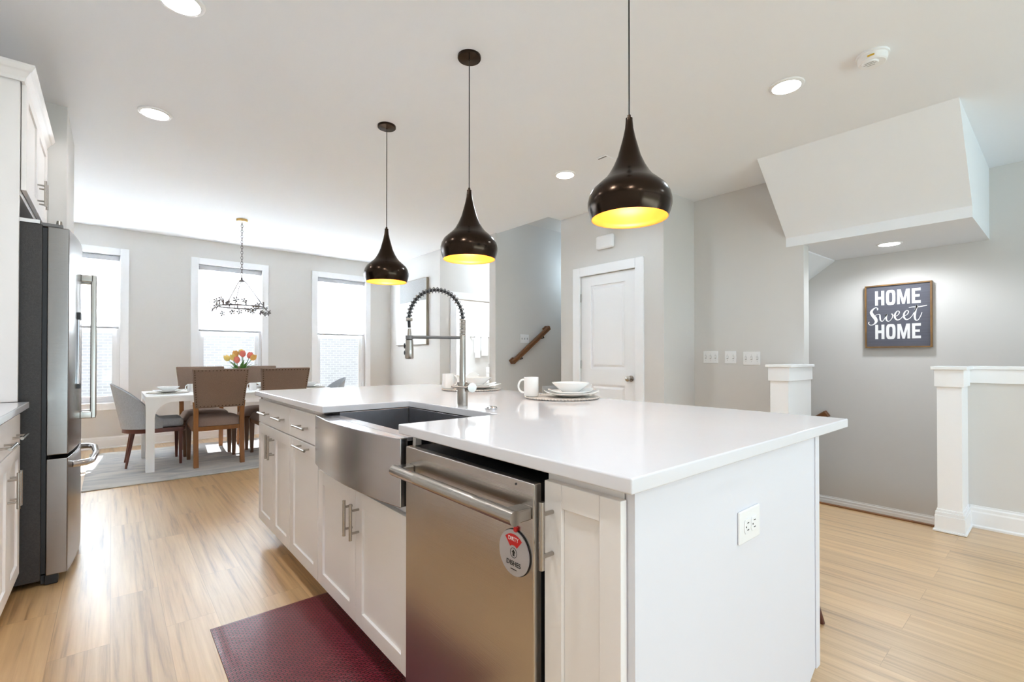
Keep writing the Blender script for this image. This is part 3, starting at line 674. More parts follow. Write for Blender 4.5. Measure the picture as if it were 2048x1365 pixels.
MB().box(-.262, -.235, FY0 + .02, FY1 - .02, .008, .05).build('kick_grille', 'black_plastic', t)

# ------------------------------------------------------------------ pendants
PEND = [(1.455, 1.046), (1.455, 2.07), (1.455, 3.067)]
PL = ['dark bronze teardrop pendant nearest the camera, largest of the three', 'dark bronze teardrop pendant in the middle of the row over the island', 'dark bronze teardrop pendant over the far end of the island, smallest in view']
def pendant():
    t = thing('pendant_lamp', PL[0], 'pendant lamp', (0, 0, 0), group='teardrop pendants over the island', world=False)
    # local z: 0 at rim, shade .365 tall
    prof = [(.138, 0), (.146, .022), (.1515, .045), (.152, .062), (.1465, .085), (.134, .108), (.108, .132), (.087, .150), (.0735, .168), (.058, .195), (.0425, .230), (.0325, .265), (.0228, .300), (.0155, .334), (.0126, .365)]
    b = MB(); b.lathe(prof, n=72, cap=(False, False))
    b.build('shade', 'bronze', t, smooth=80)
    inn = [(r - .0025, z + .002) for r, z in prof[:-3]]
    b = MB(); b.lathe([(.138, 0)] + inn, n=72, cap=(False, False)); part_label(b.build('lining', 'gold_inner', t, smooth=80), 'gold inside of the shade')
    MB().lathe([(.0127, .362), (.0127, .372), (.0062, .374), (.0062, .384), (.003, .386)], n=24).build('socket_cap', 'bronze', t, smooth=30)
    MB().cyl((0, 0, .384), (0, 0, CE - 1.637 - .02), .0028, n=8).build('cord', 'black_plastic', t, smooth=60)
    z = CE - 1.637
    MB().lathe([(.003, z - .035), (.008, z - .03), (.06, z - .026), (.0625, z - .022), (.0625, z - .0005)], n=48).build('canopy', 'bronze', t, smooth=30)
    MB().ball((0, 0, .095), .03, 20, 14).cyl((0, 0, .12), (0, 0, .2), .014, n=16).build('bulb', 'bulb_glow', t, smooth=60)
    return t
p0 = pendant(); p0.location = (*PEND[0], 1.637)
for k in (1, 2): dup(p0, (*PEND[k], 1.648), label=PL[k])
st = MB().box(-.018, .018, -.0005, .0005, -.006, .006); st.xf(Matrix.Rotation(math.radians(20), 4, 'X'))
st.xf(Matrix.Translation((-.087, -.094, .009)) @ Matrix.Rotation(math.radians(-40), 4, 'Z') @ Matrix.Translation((0, 0, 0)))
st.bm.verts.ensure_lookup_table()
n0 = p0.copy  # keep reference simple
sto = st.build('sticker', 'white_plastic', p0)
for (px_, py_) in PEND: lamp('pendant_bulb', (px_, py_, 1.70), 1.25, (1, .84, .60), .03)

# ------------------------------------------------------------------ ceiling fixtures
DL = [((.231, 2.594), 'round flush ceiling light cut by the top edge of the frame'), ((.21, 3.895), 'round flush ceiling light nearest the refrigerator'), ((3.05, 1.075), 'bright round ceiling light beside the smoke detector'), ((3.042, 2.863), 'small round ceiling light before the closet door')]
t = thing('ceiling_light', DL[0][1], 'ceiling light', (*DL[0][0], CE), group='round flush ceiling lights', world=False)
MB().lathe([(.075, -.0105), (.082, -.011), (.092, -.006), (.094, -.0005)], n=48, cap=(False, True)).build('trim_ring', 'white_plastic', t, smooth=40)
MB().lathe([(.004, -.016), (.045, -.0145), (.074, -.010), (.075, -.008)], n=48, cap=(True, True)).build('diffuser', 'lamp_glow', t, smooth=50)
for (xy, lb) in DL[1:]: dup(t, (*xy, CE), label=lb)
dup(t, (5.19, 1.01, 2.124), label='round ceiling light under the stair soffit above the sign')
COOL = (.66, .86, 1.0)
for (x, y), pw in (((.231, 2.594), 5), ((.21, 3.895), 5), ((3.05, 1.075), 8.5), ((3.042, 2.863), 10.5), ((.231, 1.3), 18), ((.231, 0), 13), ((3.05, -.7), 8), ((3.05, -2.4), 8), ((.231, -1.5), 12)):
    lamp('downlight', (x, y, CE - .03), pw, (.92, .93, .94) if x < 1 else COOL, .07, 'SPOT', spot=165, blend=.5)
lamp('soffit_downlight', (5.19, 1.01, 2.09), 13, (.88, .94, 1.0), .07, 'SPOT', spot=165, blend=.5)
lamp('stair_light', (5.25, 4.45, 2.35), 3.5, COOL, .1)
lamp('hall_fill', (4.7, 5.45, 2.55), 7, (.80, .92, 1.0), .1)  # added fill lamp, brightens the otherwise unlit hall
lamp('bath_light', (5.0, 7.0, 2.3), 24, (.82, .93, 1.0), .12)
# smoke detector
t = thing('smoke_detector', 'round white smoke detector on the ceiling', 'smoke detector', (3.09, .668, CE))
MB().lathe([(.056, CE - .046), (.062, CE - .042), (.066, CE - .024), (.066, CE - .012), (.074, CE - .011), (.074, CE - .0005)], (3.09, .668, 0), 48).build('body', 'white_plastic', t, smooth=30)
MB().lathe([(.034, CE - .0525), (.038, CE - .046)], (3.075, .675, 0), 32).build('cover', 'white_plastic', t, smooth=30)
MB().box(3.02, 3.0225, .645, .675, CE - .036, CE - .028).build('label', 'yellow_label', t)
for dx, ln in ((-.02, .02), (-.005, .028), (.012, .018)):
    MB().box(3.075 + dx, 3.077 + dx, .675 - ln, .675 + ln, CE - .0535, CE - .0525).build('slot', 'grey_plastic', t)
t = thing('ceiling_vent', 'small white vent flush in the ceiling left of the nearest pendant', 'vent', (3.05, 2.42, CE))
MB().box(2.985, 3.115, 2.375, 2.465, CE - .006, CE - .0005).build('plate', 'ceiling_paint', t, bevel=.002)
MB().box(3.0, 3.012, 2.38, 2.46, CE - .008, CE - .006).build('slot', 'grey_plastic', t)
# door chime
t = thing('door_chime', 'white rounded door chime box on the wall above the closet door', 'chime', (4.03, 3.19, 2.355))
MB().box(3.985, 4.029, 3.075, 3.305, 2.285, 2.43).build('cover', 'white_plastic', t, bevel=.022, segs=4)

# ------------------------------------------------------------------ wall plates
def switch_plate(name, label, y0, y1, z0, z1, gangs, x=4.6):
    t = thing(name, label, 'switch', (x, (y0 + y1) / 2, (z0 + z1) / 2), group='white switch plates on the grey wall')
    MB().box(x - .007, x - .0005, y0, y1, z0, z1).build('plate', 'white_plastic', t, bevel=.003)
    for g in range(gangs):
        yc = y1 - (y1 - y0) * (g + .5) / gangs; zc = (z0 + z1) / 2
        r = MB().hexa([(x - .014, yc - .005, zc - .004), (x - .006, yc - .005, zc - .012), (x - .006, yc + .005, zc - .012), (x - .014, yc + .005, zc - .004)], [(x - .014, yc - .005, zc + .004), (x - .006, yc - .005, zc + .012), (x - .006, yc + .005, zc + .012), (x - .014, yc + .005, zc + .004)]).build('toggle', 'white_plastic', t)
        MB().box(x - .0075, x - .007, yc - .008, yc + .008, zc - .016, zc + .016).build('slot', 'disc_grey', r)
        for dz in (.03, -.03): MB().cyl((x - .0075, yc, zc + dz), (x - .007, yc, zc + dz), .003, n=8).build('screw', 'disc_grey', r)
    return t
switch_plate('switch_plate', 'leftmost switch plate of the row, three toggles, nearest the corner', 2.253, 2.405, 1.067, 1.187, 3)
switch_plate('switch_plate', 'middle and narrowest switch plate of the row, two toggles', 2.073, 2.186, 1.064, 1.186, 2)
switch_plate('switch_plate', 'rightmost switch plate of the row, three toggles, nearest the left newel post', 1.853, 2.008, 1.053, 1.178, 3)
t = thing('switch_plate', 'white switch plate on the stair wall beside the wooden handrail', 'switch', (4.29, 4.8, 1.38))
MB().box(4.215, 4.37, 4.793, 4.7995, 1.32, 1.437).build('plate', 'white_plastic', t, bevel=.003)
for k in range(3): MB().box(4.236 + .047 * k, 4.246 + .047 * k, 4.785, 4.794, 1.367, 1.39).build('toggle', 'disc_grey', t)

# ------------------------------------------------------------------ sign
t = thing('wall_sign', 'square wooden sign reading HOME Sweet HOME on the stairwell wall', 'sign', (5.68, 1.045, 1.52))
sy, sw, sz0, sz1 = 1.045, .249, 1.218, 1.823
MB().box(5.665, 5.699, sy - sw + .012, sy + sw - .012, sz0 + .012, sz1 - .012).build('board', 'slate_canvas', t)
b = MB().box(5.652, 5.699, sy - sw, sy - sw + .012, sz0, sz1).box(5.652, 5.699, sy + sw - .012, sy + sw, sz0, sz1).box(5.652, 5.699, sy - sw + .012, sy + sw - .012, sz0, sz0 + .012).box(5.652, 5.699, sy - sw + .012, sy + sw - .012, sz1 - .012, sz1)
b.build('frame', 'frame_wood', t)
# block letters on a 1 x 1.45 cell
def H(): return [[(0, 0), (.32, 0), (.32, 1.5), (0, 1.5)], [(.68, 0), (1, 0), (1, 1.5), (.68, 1.5)], [(.3, .62), (.7, .62), (.7, .9), (.3, .9)]]
def E_(): return [[(0, 0), (.32, 0), (.32, 1.5), (0, 1.5)], [(.3, 0), (.88, 0), (.88, .26), (.3, .26)], [(.3, .63), (.78, .63), (.78, .88), (.3, .88)], [(.3, 1.24), (.88, 1.24), (.88, 1.5), (.3, 1.5)]]
def Mm(): return [[(0, 0), (.27, 0), (.27, .95), (.53, 0), (.77, 0), (1.03, .95), (1.03, 0), (1.3, 0), (1.3, 1.5), (.93, 1.5), (.65, .55), (.37, 1.5), (0, 1.5)]]
def O_():
    out = []; n = 28
    def sup(a, w, h, e=.55): return (.5 + w * math.copysign(abs(math.cos(a)) ** e, math.cos(a)), .75 + h * math.copysign(abs(math.sin(a)) ** e, math.sin(a)))
    for k in range(n):
        a, c2 = 2 * PI * k / n, 2 * PI * (k + 1) / n
        out.append([sup(a, .5, .78), sup(c2, .5, .78), sup(c2, .18, .50), sup(a, .18, .50)])
    return out
def home(zb, sx, sz):
    b = MB(); x = 0
    for fn, adv in ((H, 1.18), (O_, 1.18), (Mm, 1.5), (E_, .88)):
        for poly in fn(): b.prism([((x + u_) * sx, v_ * sz) for u_, v_ in poly], 'z', 0, .0012)
        x += adv
    b.xf(face_mx(5.6648, sy, zb) @ Matrix.Translation((-x * sx / 2, 0, 0)))
    b.build('lettering', 'white_ink', t)
home(1.627, .0717, .093); home(1.301, .0717, .093)
# script word drawn as brush strokes: (points, widths) in a 0..1 wide space
def stroke(b, pts, w0, w1=None):
    # Catmull-Rom through pts (x, y, halfwidth)
    P3 = [pts[0]] + list(pts) + [pts[-1]]; out = []
    for i in range(1, len(P3) - 2):
        for k in range(8):
            s = k / 8; a = [[0, 2, 0, 0], [-1, 0, 1, 0], [2, -5, 4, -1], [-1, 3, -3, 1]]
            q = []
            for d_ in range(3):
                v0, v1, v2, v3 = P3[i - 1][d_], P3[i][d_], P3[i + 1][d_], P3[i + 2][d_]
                q.append(.5 * (2 * v1 + (-v0 + v2) * s + (2 * v0 - 5 * v1 + 4 * v2 - v3) * s * s + (-v0 + 3 * v1 - 3 * v2 + v3) * s ** 3))
            out.append(q)
    out.append(list(pts[-1]))
    L_, R_ = [], []
    for i, q in enumerate(out):
        a, c2 = out[max(i - 1, 0)], out[min(i + 1, len(out) - 1)]
        dx, dy = c2[0] - a[0], c2[1] - a[1]; l = math.hypot(dx, dy) or 1; hw = max(q[2] * 1.25, .0045)
        L_.append((q[0] - dy / l * hw, q[1] + dx / l * hw)); R_.append((q[0] + dy / l * hw, q[1] - dx / l * hw))
    for i in range(len(out) - 1):
        b.prism([L_[i], R_[i], R_[i + 1], L_[i + 1]], 'z', 0, .0012 / .43)
b = MB()
stroke(b, [(.155, .27, .008), (.165, .30, .008), (.13, .325, .006), (.08, .29, .012), (.05, .23, .02), (.075, .16, .024), (.12, .09, .025), (.135, .02, .02), (.09, -.04, .008), (.03, -.05, .006), (.0, -.01, .007), (.015, .025, .005)], 0)
stroke(b, [(.12, .155, .004), (.16, .175, .004), (.20, .165, .008), (.205, .10, .011), (.215, .04, .009), (.25, .025, .005), (.29, .09, .005), (.32, .17, .01)], 0)
stroke(b, [(.32, .17, .012), (.31, .09, .012), (.325, .03, .009), (.365, .02, .004), (.415, .09, .005), (.42, .16, .008), (.40, .165, .004), (.46, .12, .004)], 0)
for ox in (0, .15):
    stroke(b, [(.44 + ox, .10, .004), (.51 + ox, .14, .005), (.535 + ox, .20, .007), (.505 + ox, .225, .006), (.465 + ox, .17, .011), (.46 + ox, .09, .013), (.50 + ox, .035, .009), (.555 + ox, .06, .005), (.60 + ox, .12, .004)], 0)
stroke(b, [(.75, .12, .004), (.80, .24, .007), (.825, .33, .011), (.80, .22, .014), (.785, .10, .014), (.80, .02, .01), (.84, .02, .006), (.88, .10, .005), (.90, .17, .005)], 0)
stroke(b, [(.69, .285, .004), (.76, .292, .007), (.85, .288, .008), (.98, .31, .006)], 0)
b.xf(face_mx(5.6648, sy, 1.463) @ Matrix.Scale(.445, 4) @ Matrix.Translation((-.5, 0, 0)))
b.build('script_lettering', 'white_ink', t)

# ------------------------------------------------------------------ newel posts and handrails
def newel(label, y0, y1, x1):
    t = thing('newel_post', label, 'newel post', (4.2, (y0 + y1) / 2, 0))
    x0 = 4.09
    MB().box(x0, x1, y0, y1, 0.002, 1.03).build('shaft', 'trim_white', t)
    MB().box(x0 - .014, x1, y0 - .012, y1 + .012, .935, 1.045).build('collar', 'trim_white', t, bevel=.002)
    MB().box(x0 - .03, x1, y0 - .028, y1 + .028, 1.045, 1.066).build('cap', 'trim_white', t, bevel=.003)
    b = MB()
    for o_, za, zb in ((.022, .002, .014), (.014, .014, .105), (.011, .105, .128), (.005, .128, .145)):
        b.box(x0 - o_, x1, y0 - o_, y1 + o_, za, zb)
    b.build('base', 'trim_white', t, bevel=.002)
newel('white square newel post joined to the half wall at the right', .437, .555, 4.369)
newel('white square newel post standing against the wall left of the stair opening', 1.437, 1.572, 4.598)
def handrail(label, a, bb, wall, loc):
    t = thing('handrail', label, 'handrail', loc)
    A, B = Vector(a), Vector(bb); d_ = (B - A).normalized(); wv = Vector(wall); up = d_.cross(wv).normalized()
    if up.z < 0: up = -up
    b = MB(); prof = [(-.018, -.03), (.018, -.03), (.018, -.008), (.026, .006), (.026, .02), (.014, .03), (-.014, .03), (-.026, .02), (-.026, .006), (-.018, -.008)]
    n = wv.normalized()
    rings = [[b.v(Pp + n * x + up * y) for x, y in prof] for Pp in (A, B)]
    k = len(prof); b.f(rings[0]); b.f(rings[1][::-1])
    for i in range(k): b.f([rings[0][i], rings[1][i], rings[1][(i + 1) % k], rings[0][(i + 1) % k]])
    b.build('rail', 'rail_wood', t)
    for Pp, s in ((A, 1), (B, -1)):
        b = MB(); q0 = Pp + d_ * (.0 if s > 0 else 0); e = d_ * (s * .07)
        c8 = [q0 + e + n * .03, q0 + n * .03, q0 + wv, q0 + e + wv]
        b.hexa([tuple(v - up * .032) for v in c8], [tuple(v + up * .032) for v in c8]); b.build('return', 'rail_wood', t, bevel=.004)
    for f_ in (.2, .8):
        q = A + (B - A) * f_
        part_label(MB().tube([tuple(q - up * .03), tuple(q - up * .06), tuple(q - up * .07 + wv * .9)], .007, 8).build('bracket', 'bronze', t, smooth=50), 'dark metal bracket')
handrail('short brown wooden handrail on the stair wall going up', (4.03, 4.735, 1.06), (4.70, 4.735, 1.545), (0, .064, 0), (4.35, 4.76, 1.3))
handrail('brown handrail end just visible above the counter in the stairwell', (5.63, 1.62, .545), (5.63, 2.45, -.06), (.068, 0, 0), (5.65, 2.0, .3))

# ------------------------------------------------------------------ dining area
rug = MB().box(-.19, 2.75, 5.31, 7.26, .001, .012).build('dining_rug', 'rug_grey', bevel=.004)
tag(rug, 'pale grey abstract rug under the dining table', 'rug')
RZ = .012
TZ = .745; tx0, tx1, ty0, ty1 = .252, 2.10, 5.735, 6.68
t = thing('dining_table', 'white dining table with arched leg corners', 'dining table', ((tx0 + tx1) / 2, (ty0 + ty1) / 2, RZ))
MB().box(tx0, tx1, ty0, ty1, TZ - .02, TZ).build('tabletop', 'table_white', t, bevel=.003)
def leg_curve(x, sx, y, sy):
    # panel legs: L-shaped in plan with quarter-round arches into the apron
    b = MB(); lw, ar, th = .068, .15, .05; zt = TZ - .02; za = TZ - .06
    pts = [(0, RZ), (lw, RZ), (lw, za - ar)] + [(lw + ar - ar * math.cos(a), za - ar + ar * math.sin(a)) for a in [PI / 2 * k / 10 for k in range(1, 11)]] + [(lw + ar, zt), (0, zt)]
    b.prism([(x + sx * u_, v_) for u_, v_ in pts], 'y', y, y + sy * th)
    b.prism([(y + sy * (.0005 + u_), v_) for u_, v_ in pts], 'x', x + sx * .0005, x + sx * th)
    return b.build('leg', 'table_white', t)
for x, sx in ((tx0, 1), (tx1, -1)):
    for y, sy2 in ((ty0, 1), (ty1, -1)): leg_curve(x, sx, y, sy2)
b = MB().box(tx0 + .218, tx1 - .218, ty0, ty0 + .05, TZ - .06, TZ - .02).box(tx0 + .218, tx1 - .218, ty1 - .05, ty1, TZ - .06, TZ - .02).box(tx0, tx0 + .05, ty0 + .218, ty1 - .218, TZ - .06, TZ - .02).box(tx1 - .05, tx1, ty0 + .218, ty1 - .218, TZ - .06, TZ - .02)
b.build('apron', 'table_white', t)

# tan side chair, faces +Y, origin on floor under the seat centre
def side_chair():
    t = thing('dining_chair', '', 'chair', (0, 0, RZ), world=False, group='tan upholstered chairs at the dining table')
    for s in (-1, 1):
        # rear leg runs up into the back post, raked at foot and above the seat
        b = MB(); cs = [(s * .205, -.275, 0), (s * .205, -.245, .25), (s * .205, -.235, .42), (s * .205, -.245, .56), (s * .212, -.262, .66)]
        h = .0215
        rings = [[b.v((x + i * h, y + j * h, z)) for i, j in ((-1, -1), (1, -1), (1, 1), (-1, 1))] for x, y, z in cs]
        for k in range(len(rings) - 1):
            for j in range(4): b.f([rings[k][j], rings[k][(j + 1) % 4], rings[k + 1][(j + 1) % 4], rings[k + 1][j]])
        b.f(rings[0][::-1]); b.f(rings[-1]); b.build('rear_leg', 'oak_dark', t, bevel=.003)
        a, c2 = .016, .027; xs, ys = s * .215, .235
        MB().hexa([(xs - a, ys - a, 0), (xs + a, ys - a, 0), (xs + a, ys + a, 0), (xs - a, ys + a, 0)], [(xs - c2, ys - c2, .40), (xs + c2, ys - c2, .40), (xs + c2, ys + c2, .40), (xs - c2, ys + c2, .40)]).build('front_leg', 'oak_shadow', t, bevel=.003)
    MB().box(-.205, .205, -.25, -.215, .36, .405).box(-.215, .215, .215, .245, .36, .405).box(-.23, -.205, -.22, .22, .36, .405).box(.205, .23, -.22, .22, .36, .405).build('seat_rail', 'oak_dark', t, bevel=.003)
    b = MB(); nx, ny = 12, 12; g = []
    for i in range(nx + 1):
        row = []
        for j in range(ny + 1):
            u_, v_ = i / nx * 2 - 1, j / ny * 2 - 1
            wd = .244 if v_ > -.6 else .244 - .05 * (-.6 - v_) / .4
            z = .408 + .092 * (max(0, 1 - abs(u_) ** 4) * max(0, 1 - abs(v_) ** 4)) ** .35 * (1 - .0 * u_)
            row.append(b.v((u_ * wd, .01 + v_ * .265, z)))
        g.append(row)
    for i in range(nx):
        for j in range(ny): b.f([g[i][j], g[i + 1][j], g[i + 1][j + 1], g[i][j + 1]])
    rim = [g[i][0] for i in range(nx + 1)] + [g[nx][j] for j in range(1, ny + 1)] + [g[i][ny] for i in range(nx - 1, -1, -1)] + [g[0][j] for j in range(ny - 1, 0, -1)]
    b.f(rim[::-1]); b.build('seat', 'tan_seat', t, smooth=70)
    # backrest: trapezoid, gently curved and raked
    b = MB(); n = 10; fr_, bk_ = [], []
    def bp_(u_, z, off):
        wv = .218 + (.252 - .218) * (z - .60) / .40
        return (u_ * wv, -.262 - .10 * (z - .60) / .40 - .022 * (1 - u_ * u_) + off, z)
    zs = [.598, .61, .70, .80, .90, .985, .998]
    for off, lst in ((.028, fr_), (-.028, bk_)):
        for iz, z in enumerate(zs):
            o2 = off * (.72 if iz in (0, len(zs) - 1) else 1)
            lst.append([b.v(bp_(-1 + 2 * k / n, z, o2)) for k in range(n + 1)])
    for lst, fl_ in ((fr_, 1), (bk_, -1)):
        for iz in range(len(zs) - 1):
            for k in range(n): b.f([lst[iz][k], lst[iz][k + 1], lst[iz + 1][k + 1], lst[iz + 1][k]])
    for k in range(n): b.f([fr_[0][k], fr_[0][k + 1], bk_[0][k + 1], bk_[0][k]]); b.f([fr_[-1][k], fr_[-1][k + 1], bk_[-1][k + 1], bk_[-1][k]])
    for iz in range(len(zs) - 1): b.f([fr_[iz][0], fr_[iz + 1][0], bk_[iz + 1][0], bk_[iz][0]]); b.f([fr_[iz][n], fr_[iz + 1][n], bk_[iz + 1][n], bk_[iz][n]])
    back = b.build('backrest', 'tan_fabric', t, bevel=.01, segs=3)
    b = MB(); pos = [(-.93 + 1.86 * k / 15, .978) for k in range(16)] + [(-.93 + 1.86 * k / 13, .616) for k in range(14)] + [(s * .93, .64 + .0245 * k) for s in (-1, 1) for k in range(14)]
    for u_, z in pos: q = bp_(u_, z, -.0285); b.ball(q, .0062, 8, 5, (1, .6, 1))
    o_ = b.build('nailhead_trim', 'nailhead', back, smooth=60); o_['kind'] = 'stuff'
    return t
c0 = side_chair(); c0.location = (.855, 5.955, RZ); c0['label'] = 'tan nailhead chair at the table, its back to the camera, left of its pair'
dup(c0, (1.468, 5.955, RZ), 0, 'tan nailhead chair partly hidden behind the island corner, its back to the camera')
dup(c0, (.845, 6.64, RZ), PI, 'tan chair on the far side of the table, behind the left near chair')
dup(c0, (1.455, 6.64, RZ), PI, 'tan chair on the far side of the table, behind the tulips')

# grey barrel chair, faces +X
def barrel_chair():
    t = thing('barrel_chair', '', 'chair', (0, 0, RZ), world=False, group='grey barrel chairs at the table ends')
    b = MB(); n, mz = 36, 10; half = math.radians(112); gi, go = [], []
    for k in range(n + 1):
        a = -half + 2 * half * k / n; q = abs(a) / half
        zt = .47 + .375 * (math.cos(min(1, q) * PI / 2)) ** 1.25
        ci, co = [], []
        for j in range(mz + 1):
            s = j / mz; z = .385 + (zt - .385) * s; lean = .10 * (z - .385) / .45
            for lst, rr in ((ci, 0), (co, .026 * (1 - .5 * s))):
                rx, ry = .215 + rr + lean * max(0, math.cos(a)), .205 + rr + .012 * s
                lst.append(b.v((-.02 - rx * math.cos(a), ry * math.sin(a), z)))
        gi.append(ci); go.append(co)
    for k in range(n):
        for j in range(mz): b.f([gi[k][j], gi[k + 1][j], gi[k + 1][j + 1], gi[k][j + 1]]); b.f([go[k][j], go[k][j + 1], go[k + 1][j + 1], go[k + 1][j]])
        b.f([gi[k][mz], gi[k + 1][mz], go[k + 1][mz], go[k][mz]]); b.f([gi[k][0], go[k][0], go[k + 1][0], gi[k + 1][0]])
    for k in (0, n):
        for j in range(mz): b.f([gi[k][j], gi[k][j + 1], go[k][j + 1], go[k][j]])
    b.build('backrest', 'grey_fabric', t, smooth=70)
    def outline(ex, r=0): return [(-.02 - (.235 + r) * math.cos(a), (.225 + r) * math.sin(a)) for a in [-PI / 2 + PI * k / 16 for k in range(17)]] + [(.245 + ex, .225 + r), (.263 + ex, .20 + r), (.263 + ex, -.20 - r), (.245 + ex, -.225 - r)]
    MB().prism(outline(-.015, -.03), 'z', .386, .475).build('seat', 'grey_fabric', t, bevel=.03, segs=4)
    MB().prism(outline(0), 'z', .342, .385).build('base_band', 'mahogany', t, bevel=.004)
    for s in (-1, 1):
        MB().tube([(-.17, s * .12, .345), (-.225, s * .195, .003)], [.02, .0095], 12).build('rear_leg', 'mahogany', t, smooth=50)
        MB().hexa([(.21, s * .213 - .011, 0), (.232, s * .213 - .011, 0), (.232, s * .213 + .011, 0), (.21, s * .213 + .011, 0)], [(.2, s * .2 - .019, .345), (.24, s * .2 - .019, .345), (.24, s * .2 + .019, .345), (.2, s * .2 + .019, .345)]).build('front_leg', 'mahogany', t, bevel=.002)
    return t
g0 = barrel_chair(); g0.location = (.335, 6.255, RZ); g0['label'] = 'grey barrel chair with dark wooden legs at the left end of the table'
dup(g0, (2.03, 6.255, RZ), PI, 'grey barrel chair at the right table end, back top showing above the counter')

# tableware
def lathe_tag(name, prof, c, mt, label, cat, group=None, sx=1, sy=1, n=40):
    return tag(MB().lathe(prof, c, n, sx=sx, sy=sy).build(name, mt, smooth=50), label, cat, group)
def placemat(c, label, r=.19):
    t = thing('placemat', label, 'placemat', c, group='round woven placemats')
    MB().lathe([(r - .012, .0005), (r - .006, .004), (r - .012, .006), (.002, .0062)], c, 64).build('woven_disc', 'woven_mat', t, smooth=40)
    b = MB(); n = 72
    for k in range(n):
        a = 2 * PI * k / n; c2 = a + 2 * PI / n * 1.25
        p_ = [(c[0] + (r - .012) * math.cos(a), c[1] + (r - .012) * math.sin(a), c[2] + .004), (c[0] + r * math.cos((a + c2) / 2), c[1] + r * math.sin((a + c2) / 2), c[2] + .0075), (c[0] + (r - .003) * math.cos(c2), c[1] + (r - .003) * math.sin(c2), c[2] + .003)]
        b.tube(p_, [.0022, .0038, .0022], 6)
    o_ = b.build('braided_rim', 'woven_mat', t, smooth=60)
    return t
def mug(c, label, ang, r=.038, h=.10):
    t = thing('mug', label, 'mug', c, group='white mugs')
    MB().lathe([(r - .004, .0005), (r, .006), (r, h), (r - .003, h), (r - .004, .01), (.002, .008)], c, 40, cap=(True, True)).build('cup', 'porcelain', t, smooth=50)
    d_ = Vector((math.cos(ang), math.sin(ang), 0)); C0 = Vector(c)
    pts = [C0 + d_ * (r - .003 + .031 * math.sin(PI * k / 14) ** .8) + Vector((0, 0, h * (.53 + .34 * math.cos(PI * k / 14)))) for k in range(15)]
    MB().tube([tuple(q) for q in pts], .0052, 10).build('handle', 'porcelain', t, smooth=60)
    return t
PLATE = [(.05, 0), (.055, 0), (.085, .006), (.145, .018), (.150, .021), (.148, .0225), (.085, .011), (.05, .006), (.002, .005)]
BOWL = [(.035, 0), (.04, 0), (.075, .028), (.098, .048), (.100, .052), (.096, .051), (.07, .028), (.036, .008), (.002, .007)]
def leaf_plate(name, c, label, ang, sx, sy, curl, group):
    # plate with an up-curled rim, slightly organic outline
    b = MB(); n = 56; rings = []
    for r, z in [(q[0] if q[0] > .003 else .003, q[1]) for q in PLATE]:
        ring = []
        for k in range(n):
            a = 2 * PI * k / n; rr = r * (1 + .05 * math.cos(3 * a + .4) * (r / .15) ** 2)
            zz = z + curl * (r / .15) ** 3 * (abs(math.cos(a)) ** 6)
            x_, y_ = rr * sx * math.cos(a), rr * sy * math.sin(a)
            ring.append(b.v((c[0] + x_ * math.cos(ang) - y_ * math.sin(ang), c[1] + x_ * math.sin(ang) + y_ * math.cos(ang), c[2] + zz)))
        rings.append(ring)
    for i in range(len(rings) - 1):
        for k in range(n): b.f([rings[i][k], rings[i][(k + 1) % n], rings[i + 1][(k + 1) % n], rings[i + 1][k]])
    b.f(rings[0][::-1]); b.f(rings[-1])
    return tag(b.build(name, 'porcelain', smooth=50), label, 'plate', group)
CT = .9145
CR = math.atan2(-.647, .763)   # direction to the camera's right, in plan
GP, GB = 'white plates at the place settings', 'white bowls at the place settings'
placemat((1.78, 1.70, CT), 'round woven placemat at the near place setting on the island, right of the faucet')
leaf_plate('dinner_plate', (1.808, 1.668, CT + .0075), 'larger white plate under the bowl at the near island setting', CR, .95, .85, .012, GP)
leaf_plate('salad_plate', (1.806, 1.67, CT + .0155), 'smaller white plate stacked under the bowl at the near island setting', CR + .2, .78, .7, .012, GP)
lathe_tag('bowl', BOWL, (1.815, 1.67, CT + .0285), 'porcelain', 'white bowl on top of the plates at the near island setting', 'bowl', GB, sx=.98, sy=.98)
mug((1.668, 1.812, CT + .0078), 'white mug at the near island setting, handle to the left', CR + PI)
placemat((1.787, 2.515, CT), 'round woven placemat behind the faucet on the far half of the island')
leaf_plate('dinner_plate', (1.815, 2.48, CT + .0075), 'larger white plate at the island setting behind the faucet', CR, .95, .85, .012, GP)
leaf_plate('salad_plate', (1.813, 2.483, CT + .0155), 'smaller white plate stacked at the island setting behind the faucet', CR + .2, .78, .7, .012, GP)
lathe_tag('bowl', BOWL, (1.81, 2.487, CT + .0285), 'porcelain', 'white bowl at the island setting behind the faucet', 'bowl', GB, sx=.9, sy=.9)
mug((1.662, 2.60, CT + .0078), 'white mug left of the faucet at the far island setting', CR + .5, h=.097)
DT = TZ + .0005
for i, (x, y, tx) in enumerate(((.46, 6.19, 'left end of the dining table'), (1.90, 6.19, 'right end of the dining table'), (.845, 6.46, 'far left side of the dining table'), (1.455, 6.46, 'far right side of the dining table'), (.855, 5.955, 'near left side of the dining table'), (1.468, 5.955, 'near right side of the dining table'))):
    placemat((x, y, DT), 'round woven placemat at the %s' % tx, .185)
    leaf_plate('dinner_plate', (x, y, DT + .0075), 'white plate at the %s' % tx, .3 * i, .95, .85, .010, GP)
    lathe_tag('bowl', BOWL, (x, y, DT + .016), 'porcelain', 'white bowl at the %s' % tx, 'bowl', GB, n=28)
mug((.675, 6.30, DT), 'white mug on the dining table between the two left chairs', CR + PI, h=.085)
mug((1.245, 6.10, DT), 'white mug on the dining table between the two near chairs', CR + PI, h=.085)
